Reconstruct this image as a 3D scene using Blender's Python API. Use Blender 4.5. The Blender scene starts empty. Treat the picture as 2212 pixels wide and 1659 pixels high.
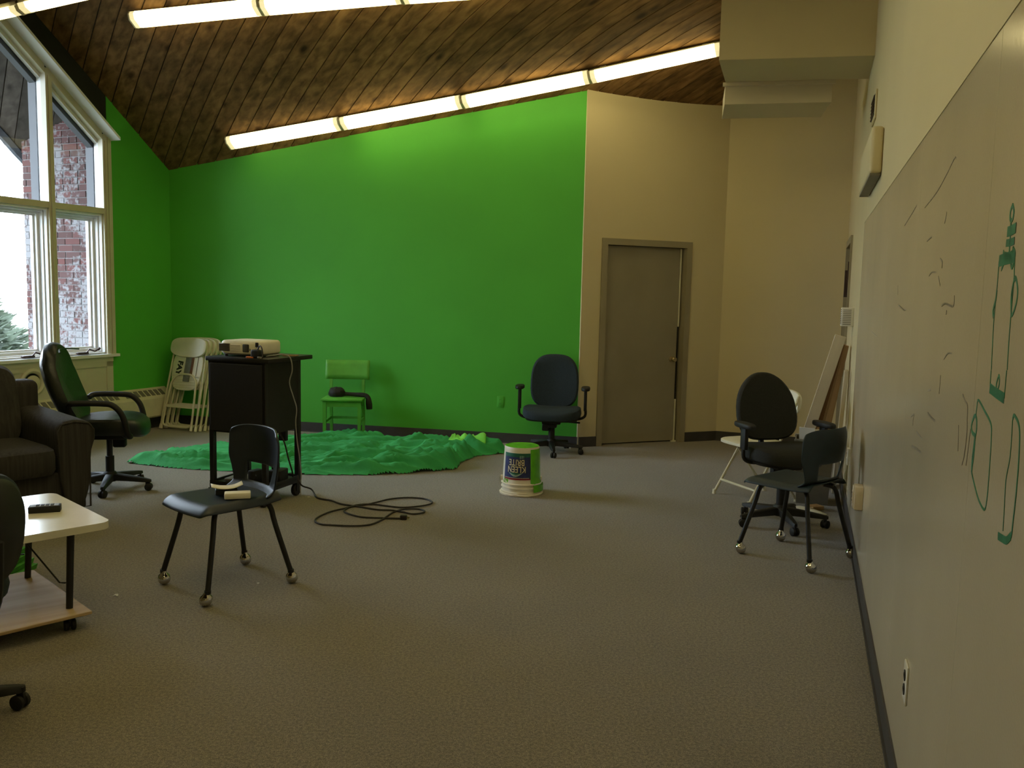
import bpy, bmesh, math, random
from mathutils import Vector, Matrix, noise
random.seed(7)
SC = bpy.context.scene
COL = SC.collection
PI = math.pi

# ------------------------------------------------------------------ camera, sky, exposure
cam_d = bpy.data.cameras.new('camera'); cam = bpy.data.objects.new('camera', cam_d); COL.objects.link(cam)
cam_d.sensor_width = 36.0; cam_d.lens = 30.11; cam_d.clip_start = 0.05; cam_d.clip_end = 200
_r = Vector((0.99974791, 0.0023211, 0.02233229)); _u = Vector((-0.02245258, 0.10335175, 0.99439142)); _f = Vector((0, 0.99464216, -0.10337781))
cam.matrix_world = Matrix(((_r.x, _u.x, -_f.x, 0), (_r.y, _u.y, -_f.y, 0), (_r.z, _u.z, -_f.z, 1.5), (0, 0, 0, 1)))
SC.camera = cam
SC.view_settings.view_transform = 'Standard'; SC.view_settings.look = 'None'
SC.view_settings.gamma = 1.0; SC.view_settings.use_curve_mapping = False
SC.view_settings.exposure = 0.0
try:
    SC.cycles.max_bounces = 10; SC.cycles.diffuse_bounces = 6; SC.cycles.transparent_max_bounces = 12
    SC.cycles.use_denoising = True; SC.cycles.sample_clamp_indirect = 6.0
except Exception:
    pass
SKY = 16.0          # overcast white sky
LAMP = 7.0         # fluorescent lens radiance
w = bpy.data.worlds.new('overcast_sky'); SC.world = w; w.use_nodes = True
_n = w.node_tree.nodes; _l = w.node_tree.links; _n.clear()
_bg = _n.new('ShaderNodeBackground'); _wo = _n.new('ShaderNodeOutputWorld')
_tc = _n.new('ShaderNodeTexCoord'); _sep = _n.new('ShaderNodeSeparateXYZ'); _rp = _n.new('ShaderNodeValToRGB')
_rp.color_ramp.elements[0].position = 0.0; _rp.color_ramp.elements[0].color = (0.55, 0.58, 0.62, 1)
_rp.color_ramp.elements[1].position = 0.25; _rp.color_ramp.elements[1].color = (0.80, 0.90, 1.04, 1)
_l.new(_tc.outputs['Generated'], _sep.inputs[0]); _l.new(_sep.outputs['Z'], _rp.inputs[0]); _l.new(_rp.outputs[0], _bg.inputs['Color'])
_bg.inputs['Strength'].default_value = SKY
_l.new(_bg.outputs[0], _wo.inputs[0])

# ------------------------------------------------------------------ materials
def newmat(name):
    m = bpy.data.materials.new(name); m.use_nodes = True
    return m, m.node_tree.nodes, m.node_tree.links, m.node_tree.nodes['Principled BSDF']

def mat(name, col, rough=0.6, metal=0.0, var=0.12, scale=18.0, bump=0.0, bscale=120.0, spec=0.5, stretch=(1, 1, 1), rand=0.0, coat=0.0):
    m, n, l, b = newmat(name)
    b.inputs['Roughness'].default_value = rough; b.inputs['Metallic'].default_value = metal
    b.inputs['Specular IOR Level'].default_value = spec; b.inputs['Coat Weight'].default_value = coat
    tc = n.new('ShaderNodeTexCoord'); mp = n.new('ShaderNodeMapping'); mp.inputs['Scale'].default_value = stretch
    l.new(tc.outputs['Object'], mp.inputs[0])
    ns = n.new('ShaderNodeTexNoise'); ns.inputs['Scale'].default_value = scale; ns.inputs['Detail'].default_value = 4
    l.new(mp.outputs[0], ns.inputs['Vector'])
    rp = n.new('ShaderNodeValToRGB')
    rp.color_ramp.elements[0].position = 0.3; rp.color_ramp.elements[1].position = 0.7
    rp.color_ramp.elements[0].color = tuple(max(0, c * (1 - var)) for c in col) + (1,)
    rp.color_ramp.elements[1].color = tuple(min(1, c * (1 + var)) for c in col) + (1,)
    l.new(ns.outputs[0], rp.inputs[0])
    out = rp.outputs[0]
    if rand > 0:
        oi = n.new('ShaderNodeObjectInfo'); hs = n.new('ShaderNodeHueSaturation'); mr = n.new('ShaderNodeMapRange')
        mr.inputs['To Min'].default_value = 1 - rand; mr.inputs['To Max'].default_value = 1 + rand
        l.new(oi.outputs['Random'], mr.inputs[0]); l.new(mr.outputs[0], hs.inputs['Value']); l.new(out, hs.inputs['Color']); out = hs.outputs[0]
    l.new(out, b.inputs['Base Color'])
    if bump > 0:
        bn = n.new('ShaderNodeTexNoise'); bn.inputs['Scale'].default_value = bscale; bn.inputs['Detail'].default_value = 3
        l.new(mp.outputs[0], bn.inputs['Vector'])
        bp = n.new('ShaderNodeBump'); bp.inputs['Strength'].default_value = bump; bp.inputs['Distance'].default_value = 0.01
        l.new(bn.outputs[0], bp.inputs['Height']); l.new(bp.outputs[0], b.inputs['Normal'])
    return m

def wood(name, dark, light, axis_rot=0.0, grain=(1.2, 16, 16), knots=True, rough=0.55, rand=0.25):
    m, n, l, b = newmat(name)
    b.inputs['Roughness'].default_value = rough; b.inputs['Specular IOR Level'].default_value = 0.25
    tc = n.new('ShaderNodeTexCoord'); mp = n.new('ShaderNodeMapping')
    rot = n.new('ShaderNodeVectorRotate'); rot.rotation_type = 'Z_AXIS'; rot.inputs['Angle'].default_value = -axis_rot
    l.new(tc.outputs['Object'], rot.inputs['Vector']); mp.inputs['Scale'].default_value = grain
    l.new(rot.outputs[0], mp.inputs[0])
    oi = n.new('ShaderNodeObjectInfo'); ad = n.new('ShaderNodeVectorMath'); ad.operation = 'ADD'
    sc = n.new('ShaderNodeVectorMath'); sc.operation = 'SCALE'; sc.inputs[3].default_value = 37.0
    cv = n.new('ShaderNodeCombineXYZ'); l.new(oi.outputs['Random'], cv.inputs[0]); l.new(oi.outputs['Random'], cv.inputs[1])
    l.new(cv.outputs[0], sc.inputs[0]); l.new(mp.outputs[0], ad.inputs[0]); l.new(sc.outputs[0], ad.inputs[1])
    ns = n.new('ShaderNodeTexNoise'); ns.inputs['Scale'].default_value = 1.0; ns.inputs['Detail'].default_value = 6; ns.inputs['Distortion'].default_value = 0.35
    l.new(ad.outputs[0], ns.inputs['Vector'])
    rp = n.new('ShaderNodeValToRGB'); rp.color_ramp.elements[0].position = 0.3; rp.color_ramp.elements[1].position = 0.72
    rp.color_ramp.elements[0].color = dark + (1,); rp.color_ramp.elements[1].color = light + (1,)
    l.new(ns.outputs[0], rp.inputs[0]); out = rp.outputs[0]
    if knots:
        mp2 = n.new('ShaderNodeMapping'); mp2.inputs['Scale'].default_value = (1.6, 5.0, 5.0); l.new(rot.outputs[0], mp2.inputs[0])
        ad2 = n.new('ShaderNodeVectorMath'); ad2.operation = 'ADD'; l.new(mp2.outputs[0], ad2.inputs[0]); l.new(sc.outputs[0], ad2.inputs[1])
        vo = n.new('ShaderNodeTexVoronoi'); vo.inputs['Scale'].default_value = 1.0; l.new(ad2.outputs[0], vo.inputs['Vector'])
        kr = n.new('ShaderNodeValToRGB'); kr.color_ramp.elements[0].position = 0.07; kr.color_ramp.elements[1].position = 0.2
        kr.color_ramp.elements[0].color = (0.25, 0.2, 0.18, 1); kr.color_ramp.elements[1].color = (1, 1, 1, 1)
        l.new(vo.outputs['Distance'], kr.inputs[0])
        mx = n.new('ShaderNodeMix'); mx.data_type = 'RGBA'; mx.blend_type = 'MULTIPLY'; mx.inputs[0].default_value = 1.0
        l.new(out, mx.inputs[6]); l.new(kr.outputs[0], mx.inputs[7]); out = mx.outputs[2]
    mr = n.new('ShaderNodeMapRange'); mr.inputs['To Min'].default_value = 1 - rand; mr.inputs['To Max'].default_value = 1 + rand
    hs = n.new('ShaderNodeHueSaturation'); l.new(oi.outputs['Random'], mr.inputs[0]); l.new(mr.outputs[0], hs.inputs['Value']); l.new(out, hs.inputs['Color'])
    l.new(hs.outputs[0], b.inputs['Base Color'])
    return m

def emit(name, col, strength):
    m, n, l, b = newmat(name)
    b.inputs['Base Color'].default_value = (0.8, 0.8, 0.75, 1); b.inputs['Roughness'].default_value = 0.4
    b.inputs['Emission Color'].default_value = col + (1,); b.inputs['Emission Strength'].default_value = strength
    return m

def mat_carpet():
    m, n, l, b = newmat('carpet_loop_pile')
    b.inputs['Roughness'].default_value = 0.95; b.inputs['Specular IOR Level'].default_value = 0.1; b.inputs['Sheen Weight'].default_value = 0.35; b.inputs['Sheen Roughness'].default_value = 0.45
    tc = n.new('ShaderNodeTexCoord')
    a = n.new('ShaderNodeTexNoise'); a.inputs['Scale'].default_value = 260; a.inputs['Detail'].default_value = 2; l.new(tc.outputs['Object'], a.inputs['Vector'])
    c = n.new('ShaderNodeTexNoise'); c.inputs['Scale'].default_value = 85; c.inputs['Detail'].default_value = 3; l.new(tc.outputs['Object'], c.inputs['Vector'])
    d = n.new('ShaderNodeTexNoise'); d.inputs['Scale'].default_value = 1.1; d.inputs['Detail'].default_value = 4; l.new(tc.outputs['Object'], d.inputs['Vector'])
    r1 = n.new('ShaderNodeValToRGB'); r1.color_ramp.elements[0].position = 0.34; r1.color_ramp.elements[1].position = 0.66
    r1.color_ramp.elements[0].color = (0.115, 0.1, 0.074, 1); r1.color_ramp.elements[1].color = (0.325, 0.285, 0.215, 1)
    l.new(a.outputs[0], r1.inputs[0])
    r2 = n.new('ShaderNodeValToRGB'); r2.color_ramp.elements[0].position = 0.36; r2.color_ramp.elements[1].position = 0.64
    r2.color_ramp.elements[0].color = (0.66, 0.64, 0.66, 1); r2.color_ramp.elements[1].color = (1.15, 1.12, 1.06, 1)
    l.new(c.outputs[0], r2.inputs[0])
    mx = n.new('ShaderNodeMix'); mx.data_type = 'RGBA'; mx.blend_type = 'MULTIPLY'; mx.inputs[0].default_value = 1
    l.new(r1.outputs[0], mx.inputs[6]); l.new(r2.outputs[0], mx.inputs[7])
    r3 = n.new('ShaderNodeValToRGB'); r3.color_ramp.elements[0].position = 0.35; r3.color_ramp.elements[1].position = 0.65
    r3.color_ramp.elements[0].color = (0.9, 0.9, 0.9, 1); r3.color_ramp.elements[1].color = (1.05, 1.05, 1.05, 1); l.new(d.outputs[0], r3.inputs[0])
    m2 = n.new('ShaderNodeMix'); m2.data_type = 'RGBA'; m2.blend_type = 'MULTIPLY'; m2.inputs[0].default_value = 1
    l.new(mx.outputs[2], m2.inputs[6]); l.new(r3.outputs[0], m2.inputs[7]); l.new(m2.outputs[2], b.inputs['Base Color'])
    bp = n.new('ShaderNodeBump'); bp.inputs['Strength'].default_value = 0.5; bp.inputs['Distance'].default_value = 0.006
    l.new(a.outputs[0], bp.inputs['Height']); l.new(bp.outputs[0], b.inputs['Normal'])
    return m

def mat_glass():
    m, n, l, b = newmat('window_glass'); n.remove(b)
    o = n['Material Output']; t = n.new('ShaderNodeBsdfTransparent'); g = n.new('ShaderNodeBsdfGlossy'); g.inputs['Roughness'].default_value = 0.02
    t.inputs[0].default_value = (0.94, 0.97, 0.97, 1)
    f = n.new('ShaderNodeFresnel'); f.inputs[0].default_value = 1.12; mx = n.new('ShaderNodeMixShader')
    l.new(f.outputs[0], mx.inputs[0]); l.new(t.outputs[0], mx.inputs[1]); l.new(g.outputs[0], mx.inputs[2]); l.new(mx.outputs[0], o.inputs[0])
    return m

def mat_brick():
    m, n, l, b = newmat('old_brick_with_white_bloom'); b.inputs['Roughness'].default_value = 0.9
    tc = n.new('ShaderNodeTexCoord'); oi = n.new('ShaderNodeObjectInfo')
    rp = n.new('ShaderNodeValToRGB'); e = rp.color_ramp.elements
    e[0].position = 0; e[0].color = (0.05, 0.018, 0.016, 1); e[1].position = 1; e[1].color = (0.085, 0.022, 0.019, 1)
    x = rp.color_ramp.elements.new(0.5); x.color = (0.062, 0.026, 0.025, 1); l.new(oi.outputs['Random'], rp.inputs[0])
    n1 = n.new('ShaderNodeTexNoise'); n1.inputs['Scale'].default_value = 26; n1.inputs['Detail'].default_value = 6; l.new(tc.outputs['Object'], n1.inputs['Vector'])
    n2 = n.new('ShaderNodeTexNoise'); n2.inputs['Scale'].default_value = 2.1; n2.inputs['Detail'].default_value = 3; l.new(tc.outputs['Object'], n2.inputs['Vector'])
    ad = n.new('ShaderNodeMath'); ad.operation = 'ADD'; ml = n.new('ShaderNodeMath'); ml.operation = 'MULTIPLY'; ml.inputs[1].default_value = 1.5
    l.new(n2.outputs[0], ml.inputs[0]); l.new(n1.outputs[0], ad.inputs[0]); l.new(ml.outputs[0], ad.inputs[1])
    r2 = n.new('ShaderNodeValToRGB'); r2.color_ramp.elements[0].position = 0.6; r2.color_ramp.elements[1].position = 0.68
    mr = n.new('ShaderNodeMath'); mr.operation = 'MULTIPLY'; mr.inputs[1].default_value = 0.5; l.new(ad.outputs[0], mr.inputs[0]); l.new(mr.outputs[0], r2.inputs[0])
    mx = n.new('ShaderNodeMix'); mx.data_type = 'RGBA'; l.new(r2.outputs[0], mx.inputs[0]); l.new(rp.outputs[0], mx.inputs[6]); mx.inputs[7].default_value = (0.17, 0.165, 0.175, 1)
    l.new(mx.outputs[2], b.inputs['Base Color'])
    return m

M = dict(
    carpet=mat_carpet(), glass=mat_glass(), brick=mat_brick(),
    mortar=mat('pale_mortar', (0.17, 0.16, 0.165), 0.95, var=0.2, scale=30, bump=0.4),
    green=mat('chroma_green_paint', (0.075, 0.44, 0.035), 0.6, var=0.05, scale=1.5, bump=0.08, bscale=300),
    beige=mat('cream_wall_paint', (0.66, 0.575, 0.365), 0.65, var=0.03, scale=1.2, bump=0.06, bscale=260),
    soffit=mat('soffit_grey_cream_paint', (0.62, 0.54, 0.35), 0.7, var=0.03, scale=2),
    duct=mat('duct_cream_paint', (0.62, 0.55, 0.4), 0.6, var=0.03, scale=2),
    whiteboard=mat('gloss_whiteboard_panel', (0.60, 0.53, 0.40), 0.16, var=0.05, scale=1.6, bump=0.03, bscale=160, spec=0.6),
    base=mat('charcoal_vinyl_base', (0.055, 0.052, 0.055), 0.5, var=0.15, scale=8),
    plank=wood('stained_pine_plank', (0.10, 0.052, 0.02), (0.33, 0.185, 0.075), axis_rot=math.radians(127.3), rough=0.75),
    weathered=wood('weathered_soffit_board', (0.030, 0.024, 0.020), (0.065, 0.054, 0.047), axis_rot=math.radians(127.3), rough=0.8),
    roofdeck=wood('dark_roof_deck', (0.012, 0.008, 0.005), (0.04, 0.022, 0.012), knots=False),
    gable=mat('near_black_stained_wood', (0.012, 0.013, 0.009), 0.7, var=0.3, scale=6),
    frame=mat('cream_window_paint', (0.58, 0.54, 0.40), 0.45, var=0.05, scale=5),
    sash=mat('white_vinyl_sash', (0.80, 0.81, 0.83), 0.4, var=0.03, scale=5),
    outpost=mat('grey_exterior_cladding', (0.07, 0.073, 0.088), 0.6, var=0.06, scale=5),
    bronze=mat('dark_bronze_metal', (0.07, 0.045, 0.045), 0.45, metal=0.5),
    doorgrey=mat('grey_door_paint', (0.30, 0.265, 0.185), 0.5, var=0.06, scale=3),
    doorframe=mat('grey_frame_paint', (0.32, 0.28, 0.19), 0.5, var=0.05, scale=4),
    chrome=mat('polished_chrome', (0.55, 0.54, 0.52), 0.09, metal=1.0, var=0.02),
    brass=mat('satin_brass', (0.5, 0.4, 0.22), 0.28, metal=1.0, var=0.05),
    navy=mat('navy_plastic', (0.010, 0.017, 0.030), 0.40, var=0.1, scale=30, bump=0.08, bscale=350),
    teal=mat('blue_teal_plastic', (0.007, 0.020, 0.029), 0.5, var=0.1, scale=30, bump=0.08, bscale=350),
    blacksteel=mat('black_enamel_steel', (0.006, 0.006, 0.006), 0.45, var=0.2),
    black=mat('black_plastic', (0.0055, 0.0055, 0.0052), 0.6, var=0.2),
    blackfab=mat('black_upholstery', (0.013, 0.014, 0.011), 0.8, var=0.25, scale=90, bump=0.15, bscale=400),
    bluefab=mat('dark_blue_upholstery', (0.018, 0.032, 0.045), 0.9, var=0.2, scale=120, bump=0.2, bscale=500),
    leather=mat('black_leather', (0.012, 0.016, 0.013), 0.33, var=0.2, scale=20, bump=0.15, bscale=90),
    sofa=mat('charcoal_striped_upholstery', (0.034, 0.031, 0.027), 0.9, var=0.35, scale=60, stretch=(1, 1, 0.03), bump=0.2, bscale=300),
    cream=mat('cream_enamel', (0.62, 0.58, 0.42), 0.42, var=0.06, scale=10),
    creamplastic=mat('cream_plastic', (0.72, 0.69, 0.55), 0.42, var=0.05, scale=10),
    tape=mat('grey_duct_tape', (0.16, 0.16, 0.15), 0.35, var=0.2, scale=30),
    ink=mat('black_marker_ink', (0.012, 0.012, 0.012), 0.5),
    greenink=mat('green_marker_ink', (0.02, 0.17, 0.09), 0.5, var=0.25, scale=40),
    greyink=mat('dark_marker_residue', (0.17, 0.14, 0.10), 0.6, var=0.3, scale=40),
    cloth=mat('green_muslin', (0.035, 0.36, 0.10), 0.85, var=0.12, scale=4, bump=0.2, bscale=60),
    lime=mat('lime_muslin', (0.22, 0.75, 0.10), 0.85, var=0.1, scale=8, bump=0.2, bscale=50),
    greenwood=mat('green_painted_wood', (0.10, 0.40, 0.045), 0.5, var=0.12, scale=9),
    greenfoam=mat('grass_green_foam', (0.06, 0.30, 0.03), 0.7, var=0.2, scale=20),
    laminate=mat('white_laminate', (0.80, 0.76, 0.64), 0.14, var=0.04, scale=6, spec=0.6),
    ply=wood('birch_plywood', (0.40, 0.28, 0.14), (0.52, 0.385, 0.215), axis_rot=math.radians(40), grain=(1.4, 14, 14), knots=True, rand=0.02),
    boardwhite=mat('whitewashed_board', (0.55, 0.48, 0.36), 0.6, var=0.15, scale=9, stretch=(1, 1, 0.2)),
    boardbrown=wood('red_brown_board', (0.11, 0.05, 0.022), (0.2, 0.10, 0.045), grain=(16, 16, 1.2), knots=False),
    boardtan=wood('tan_pine_board', (0.30, 0.18, 0.07), (0.46, 0.29, 0.13), grain=(16, 16, 1.2), knots=False),
    paper=mat('off_white_paper', (0.78, 0.74, 0.62), 0.7, var=0.06, scale=12),
    white=mat('white_plastic', (0.74, 0.72, 0.66), 0.4, var=0.03),
    plate=mat('ivory_switch_plate', (0.66, 0.57, 0.42), 0.4, var=0.03),
    greyplastic=mat('grey_plastic', (0.16, 0.15, 0.12), 0.5, var=0.1),
    lampmetal=mat('fixture_enamel', (0.30, 0.27, 0.19), 0.5, var=0.1),
    lampcap=mat('fixture_end_cap', (0.78, 0.73, 0.55), 0.45, var=0.05),
    bucket=mat('white_bucket_plastic', (0.75, 0.69, 0.56), 0.4, var=0.05),
    paint=mat('wet_lime_paint', (0.12, 0.46, 0.015), 0.25, var=0.18, scale=12, bump=0.2, bscale=30),
    blue=mat('label_blue', (0.02, 0.03, 0.13), 0.4, var=0.3, scale=30),
    labelgreen=mat('label_green', (0.015, 0.13, 0.08), 0.4, var=0.3, scale=30),
    labelred=mat('label_red', (0.25, 0.02, 0.04), 0.4),
    labelsky=mat('label_pale_green', (0.28, 0.42, 0.38), 0.4, var=0.3, scale=60),
    labeltext=mat('label_cream', (0.72, 0.66, 0.48), 0.4),
    rubber=mat('dark_cable_rubber', (0.018, 0.012, 0.010), 0.6),
    whitecord=mat('pale_grey_cord', (0.30, 0.29, 0.27), 0.5),
    orange=mat('orange_plastic', (0.55, 0.16, 0.04), 0.5),
    leaf=mat('conifer_leaf', (0.058, 0.075, 0.05), 0.8, var=0.5, scale=7),
    bark=mat('glare_paled_bark', (0.5, 0.47, 0.5), 0.9, var=0.3, scale=20),  # bark kept pale: sky glare is put into its colour
    soil=mat('winter_lawn', (0.06, 0.063, 0.04), 0.95, var=0.3, scale=3),
    slate=mat('grey_roof_edge', (0.06, 0.065, 0.085), 0.8, var=0.3, scale=9, bump=0.5, bscale=30),
)
LAMPM = [emit('lamp_lens_bright', (1.0, 0.84, 0.38), LAMP), emit('lamp_lens_weak', (1.0, 0.88, 0.42), LAMP * 0.45), emit('lamp_lens_end', (1.0, 0.85, 0.42), LAMP * 0.12), emit('lamp_lens_strong', (1.0, 0.84, 0.38), LAMP * 1.65), emit('lamp_lens_mid', (1.0, 0.84, 0.38), LAMP * 0.75)]

# ------------------------------------------------------------------ mesh helpers
I4 = Matrix.Identity(4)
def T(x, y, z): return Matrix.Translation((x, y, z))
def RZ(a): return Matrix.Rotation(a, 4, 'Z')
def RX(a): return Matrix.Rotation(a, 4, 'X')
def RY(a): return Matrix.Rotation(a, 4, 'Y')

class MB:
    def __init__(self): self.v = []; self.f = []; self.mi = []
    def add(self, vs, fs, m=I4, mi=0):
        o = len(self.v)
        self.v += [tuple(m @ Vector(p)) for p in vs]
        self.f += [tuple(i + o for i in q) for q in fs]; self.mi += [mi] * len(fs)
        return self
    def box(self, x0, x1, y0, y1, z0, z1, m=I4, mi=0):
        vs = [(x, y, z) for z in (z0, z1) for y in (y0, y1) for x in (x0, x1)]
        return self.add(vs, [(0, 2, 3, 1), (4, 5, 7, 6), (0, 1, 5, 4), (2, 6, 7, 3), (0, 4, 6, 2), (1, 3, 7, 5)], m, mi)
    def rbox(self, x0, x1, y0, y1, z0, z1, r=0.01, seg=2, m=I4, mi=0):
        bm = bmesh.new(); bmesh.ops.create_cube(bm, size=1)
        for v in bm.verts: v.co = Vector(((x0 + x1) / 2 + v.co.x * (x1 - x0), (y0 + y1) / 2 + v.co.y * (y1 - y0), (z0 + z1) / 2 + v.co.z * (z1 - z0)))
        bmesh.ops.bevel(bm, geom=bm.edges[:], offset=r, segments=seg, profile=0.5, affect='EDGES')
        bm.verts.index_update()
        self.add([v.co[:] for v in bm.verts], [tuple(v.index for v in f.verts) for f in bm.faces], m, mi); bm.free()
        return self
    def tube(self, path, r, n=8, closed=False, m=I4, mi=0, smooth=0):
        pts = [Vector(p) for p in path]
        if smooth:
            if isinstance(r, (list, tuple)): r = [v.x for v in catmull([Vector((q, 0, 0)) for q in r], smooth)]
            pts = catmull(pts, smooth, closed)
        N = len(pts); rings = []; up = None
        for i in range(N):
            if closed: t = pts[(i + 1) % N] - pts[i - 1]
            else: t = pts[min(i + 1, N - 1)] - pts[max(i - 1, 0)]
            t.normalize()
            if up is None:
                up = Vector((0, 0, 1)) if abs(t.z) < 0.9 else Vector((1, 0, 0))
            s = t.cross(up)
            if s.length < 1e-6: s = t.orthogonal()
            s.normalize(); up = s.cross(t).normalized()
            rr = r[i] if isinstance(r, (list, tuple)) else r
            rings.append([pts[i] + (s * math.cos(a) + up * math.sin(a)) * rr for a in [2 * PI * k / n for k in range(n)]])
        vs = [p for rg in rings for p in rg]; fs = []
        for i in range(N if closed else N - 1):
            j = (i + 1) % N
            for k in range(n): fs.append((i * n + k, i * n + (k + 1) % n, j * n + (k + 1) % n, j * n + k))
        if not closed: fs.append(tuple(range(n - 1, -1, -1))); fs.append(tuple((N - 1) * n + k for k in range(n)))
        return self.add(vs, fs, m, mi)
    def lathe(self, prof, n=24, m=I4, mi=0, a0=0.0, a1=2 * PI):
        full = abs(a1 - a0 - 2 * PI) < 1e-6; c = n if full else n + 1
        vs = [(r * math.cos(a0 + (a1 - a0) * k / n), r * math.sin(a0 + (a1 - a0) * k / n), z) for r, z in prof for k in range(c)]
        fs = []
        for i in range(len(prof) - 1):
            for k in range(n):
                k2 = (k + 1) % c; fs.append((i * c + k, i * c + k2, (i + 1) * c + k2, (i + 1) * c + k))
        if full:
            if prof[0][0] > 1e-6: fs.append(tuple(range(c - 1, -1, -1)))
            if prof[-1][0] > 1e-6: fs.append(tuple((len(prof) - 1) * c + k for k in range(c)))
        return self.add(vs, fs, m, mi)
    def prism(self, poly, z0, z1, m=I4, mi=0):
        n = len(poly); vs = [(x, y, z0) for x, y in poly] + [(x, y, z1) for x, y in poly]
        fs = [tuple(range(n - 1, -1, -1)), tuple(range(n, 2 * n))] + [(i, (i + 1) % n, n + (i + 1) % n, n + i) for i in range(n)]
        return self.add(vs, fs, m, mi)
    def rings(self, rings, m=I4, mi=0):       # closed loft of equal length rings with end caps
        n = len(rings[0]); vs = [p for r in rings for p in r]; fs = []
        for i in range(len(rings) - 1):
            for k in range(n): fs.append((i * n + k, i * n + (k + 1) % n, (i + 1) * n + (k + 1) % n, (i + 1) * n + k))
        fs.append(tuple(range(n - 1, -1, -1))); fs.append(tuple((len(rings) - 1) * n + k for k in range(n)))
        return self.add(vs, fs, m, mi)
    def grid(self, fn, nu, nv, skip=None, m=I4, mi=0):
        vs = [fn(i / nu, j / nv) for j in range(nv + 1) for i in range(nu + 1)]
        fs = [(j * (nu + 1) + i, j * (nu + 1) + i + 1, (j + 1) * (nu + 1) + i + 1, (j + 1) * (nu + 1) + i)
              for j in range(nv) for i in range(nu) if not (skip and skip(i, j))]
        return self.add(vs, fs, m, mi)
    def build(self, name, mats, parent=None, smooth=True, angle=40, solid=0, sub=0, shift=None):
        me = bpy.data.meshes.new(name)
        me.from_pydata(self.v, [], self.f)
        if not isinstance(mats, (list, tuple)): mats = [mats]
        for x in mats: me.materials.append(x)
        if len(mats) > 1:
            for p, i in zip(me.polygons, self.mi): p.material_index = i
        me.update()
        if smooth:
            me.polygons.foreach_set('use_smooth', [True] * len(me.polygons)); me.set_sharp_from_angle(angle=math.radians(angle))
        bm = bmesh.new(); bm.from_mesh(me); bmesh.ops.recalc_face_normals(bm, faces=bm.faces[:]); bm.to_mesh(me); bm.free()
        o = bpy.data.objects.new(name, me); COL.objects.link(o)
        if parent: o.parent = parent
        if solid:
            s = o.modifiers.new('solid', 'SOLIDIFY'); s.thickness = solid; s.offset = 0
        if sub:
            s = o.modifiers.new('sub', 'SUBSURF'); s.levels = sub; s.render_levels = sub
        return o

def catmull(pts, k, closed=False):
    out = []; N = len(pts); seg = N if closed else N - 1
    for i in range(seg):
        if closed: p0, p1, p2, p3 = pts[i - 1], pts[i], pts[(i + 1) % N], pts[(i + 2) % N]
        else: p0, p1, p2, p3 = pts[max(i - 1, 0)], pts[i], pts[i + 1], pts[min(i + 2, N - 1)]
        for j in range(k):
            t = j / k
            out.append(0.5 * ((2 * p1) + (p2 - p0) * t + (2 * p0 - 5 * p1 + 4 * p2 - p3) * t * t + (3 * p1 - p0 - 3 * p2 + p3) * t ** 3))
    if not closed: out.append(pts[-1])
    return out

def tag(o, label=None, cat=None, group=None, kind=None):
    if label: o['label'] = label
    if cat: o['category'] = cat
    if group: o['group'] = group
    if kind: o['kind'] = kind
    return o
def empty(name, mtx=I4, label=None, cat=None, group=None, kind=None):
    o = bpy.data.objects.new(name, None); COL.objects.link(o); o.matrix_world = mtx; o.empty_display_size = 0.05
    return tag(o, label, cat, group, kind)
def at(x, y, fx, fy, z=0):       # frame standing at x,y whose +Y faces (fx,fy)
    return T(x, y, z) @ RZ(math.atan2(fy, fx) - PI / 2)
def copy_tree(o, parent=None):
    c = o.copy(); COL.objects.link(c)
    if parent: c.parent = parent
    for ch in list(o.children): copy_tree(ch, c)
    return c
def superell(w, d, n=2.6, N=36, x0=0, y0=0):
    out = []
    for k in range(N):
        a = 2 * PI * k / N; c, s = math.cos(a), math.sin(a)
        out.append((x0 + w / 2 * math.copysign(abs(c) ** (2 / n), c), y0 + d / 2 * math.copysign(abs(s) ** (2 / n), s)))
    return out
def pad(outline, prof, bend=None):  # rings of a soft pad from an outline and (scale, height) pairs
    cx = sum(p[0] for p in outline) / len(outline); cy = sum(p[1] for p in outline) / len(outline); rs = []
    for s, h in prof:
        rg = []
        for x, y in outline:
            q = (cx + (x - cx) * s, cy + (y - cy) * s, h)
            rg.append(bend(*q) if bend else q)
        rs.append(rg)
    return rs
SOFT = lambda h: [(0.05, 0.0), (0.6, 0.0), (0.9, 0.002), (0.975, h * 0.18), (1.0, h * 0.5), (0.975, h * 0.8), (0.9, h * 0.95), (0.6, h * 1.0), (0.05, h * 1.02)]

# ------------------------------------------------------------------ room frame
A0 = Vector((-3.735, 9.377, 0)); U = Vector((0.98013, -0.19837, 0)); V = Vector((-0.39783, -0.91746, 0))
VR = 2.05
def foldv(v):
    if v <= VR: return v
    m = v % (2 * VR)
    return m if m <= VR else 2 * VR - m
def hz(u, v):
    q = foldv(v); return 2.751 + 0.161 * u + 0.757 * q - 0.099 * u * q
_det = U.x * V.y - U.y * V.x
def uv(x, y):
    dx, dy = x - A0.x, y - A0.y
    return (dx * V.y - dy * V.x) / _det, (U.x * dy - U.y * dx) / _det
def cz(x, y): return hz(*uv(x, y))
def frame(o, xd, yd): return Matrix(((xd[0], yd[0], 0, o[0]), (xd[1], yd[1], 0, o[1]), (0, 0, 1, o[2] if len(o) > 2 else 0), (0, 0, 0, 1)))
PR = Vector((1.9234, 4.5750, 0)); dR = Vector((0.32398, 0.94607, 0)); nR = Vector((0.94607, -0.32398, 0))
mR = frame(PR, -dR, nR)                                  # x towards the camera, y out of the room
mB = frame(A0, U, (0.19837, 0.98013))                    # x left to right
mL = frame(A0, -V, (-0.91746, 0.39783))                  # x = -v, y out of the room
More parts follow.
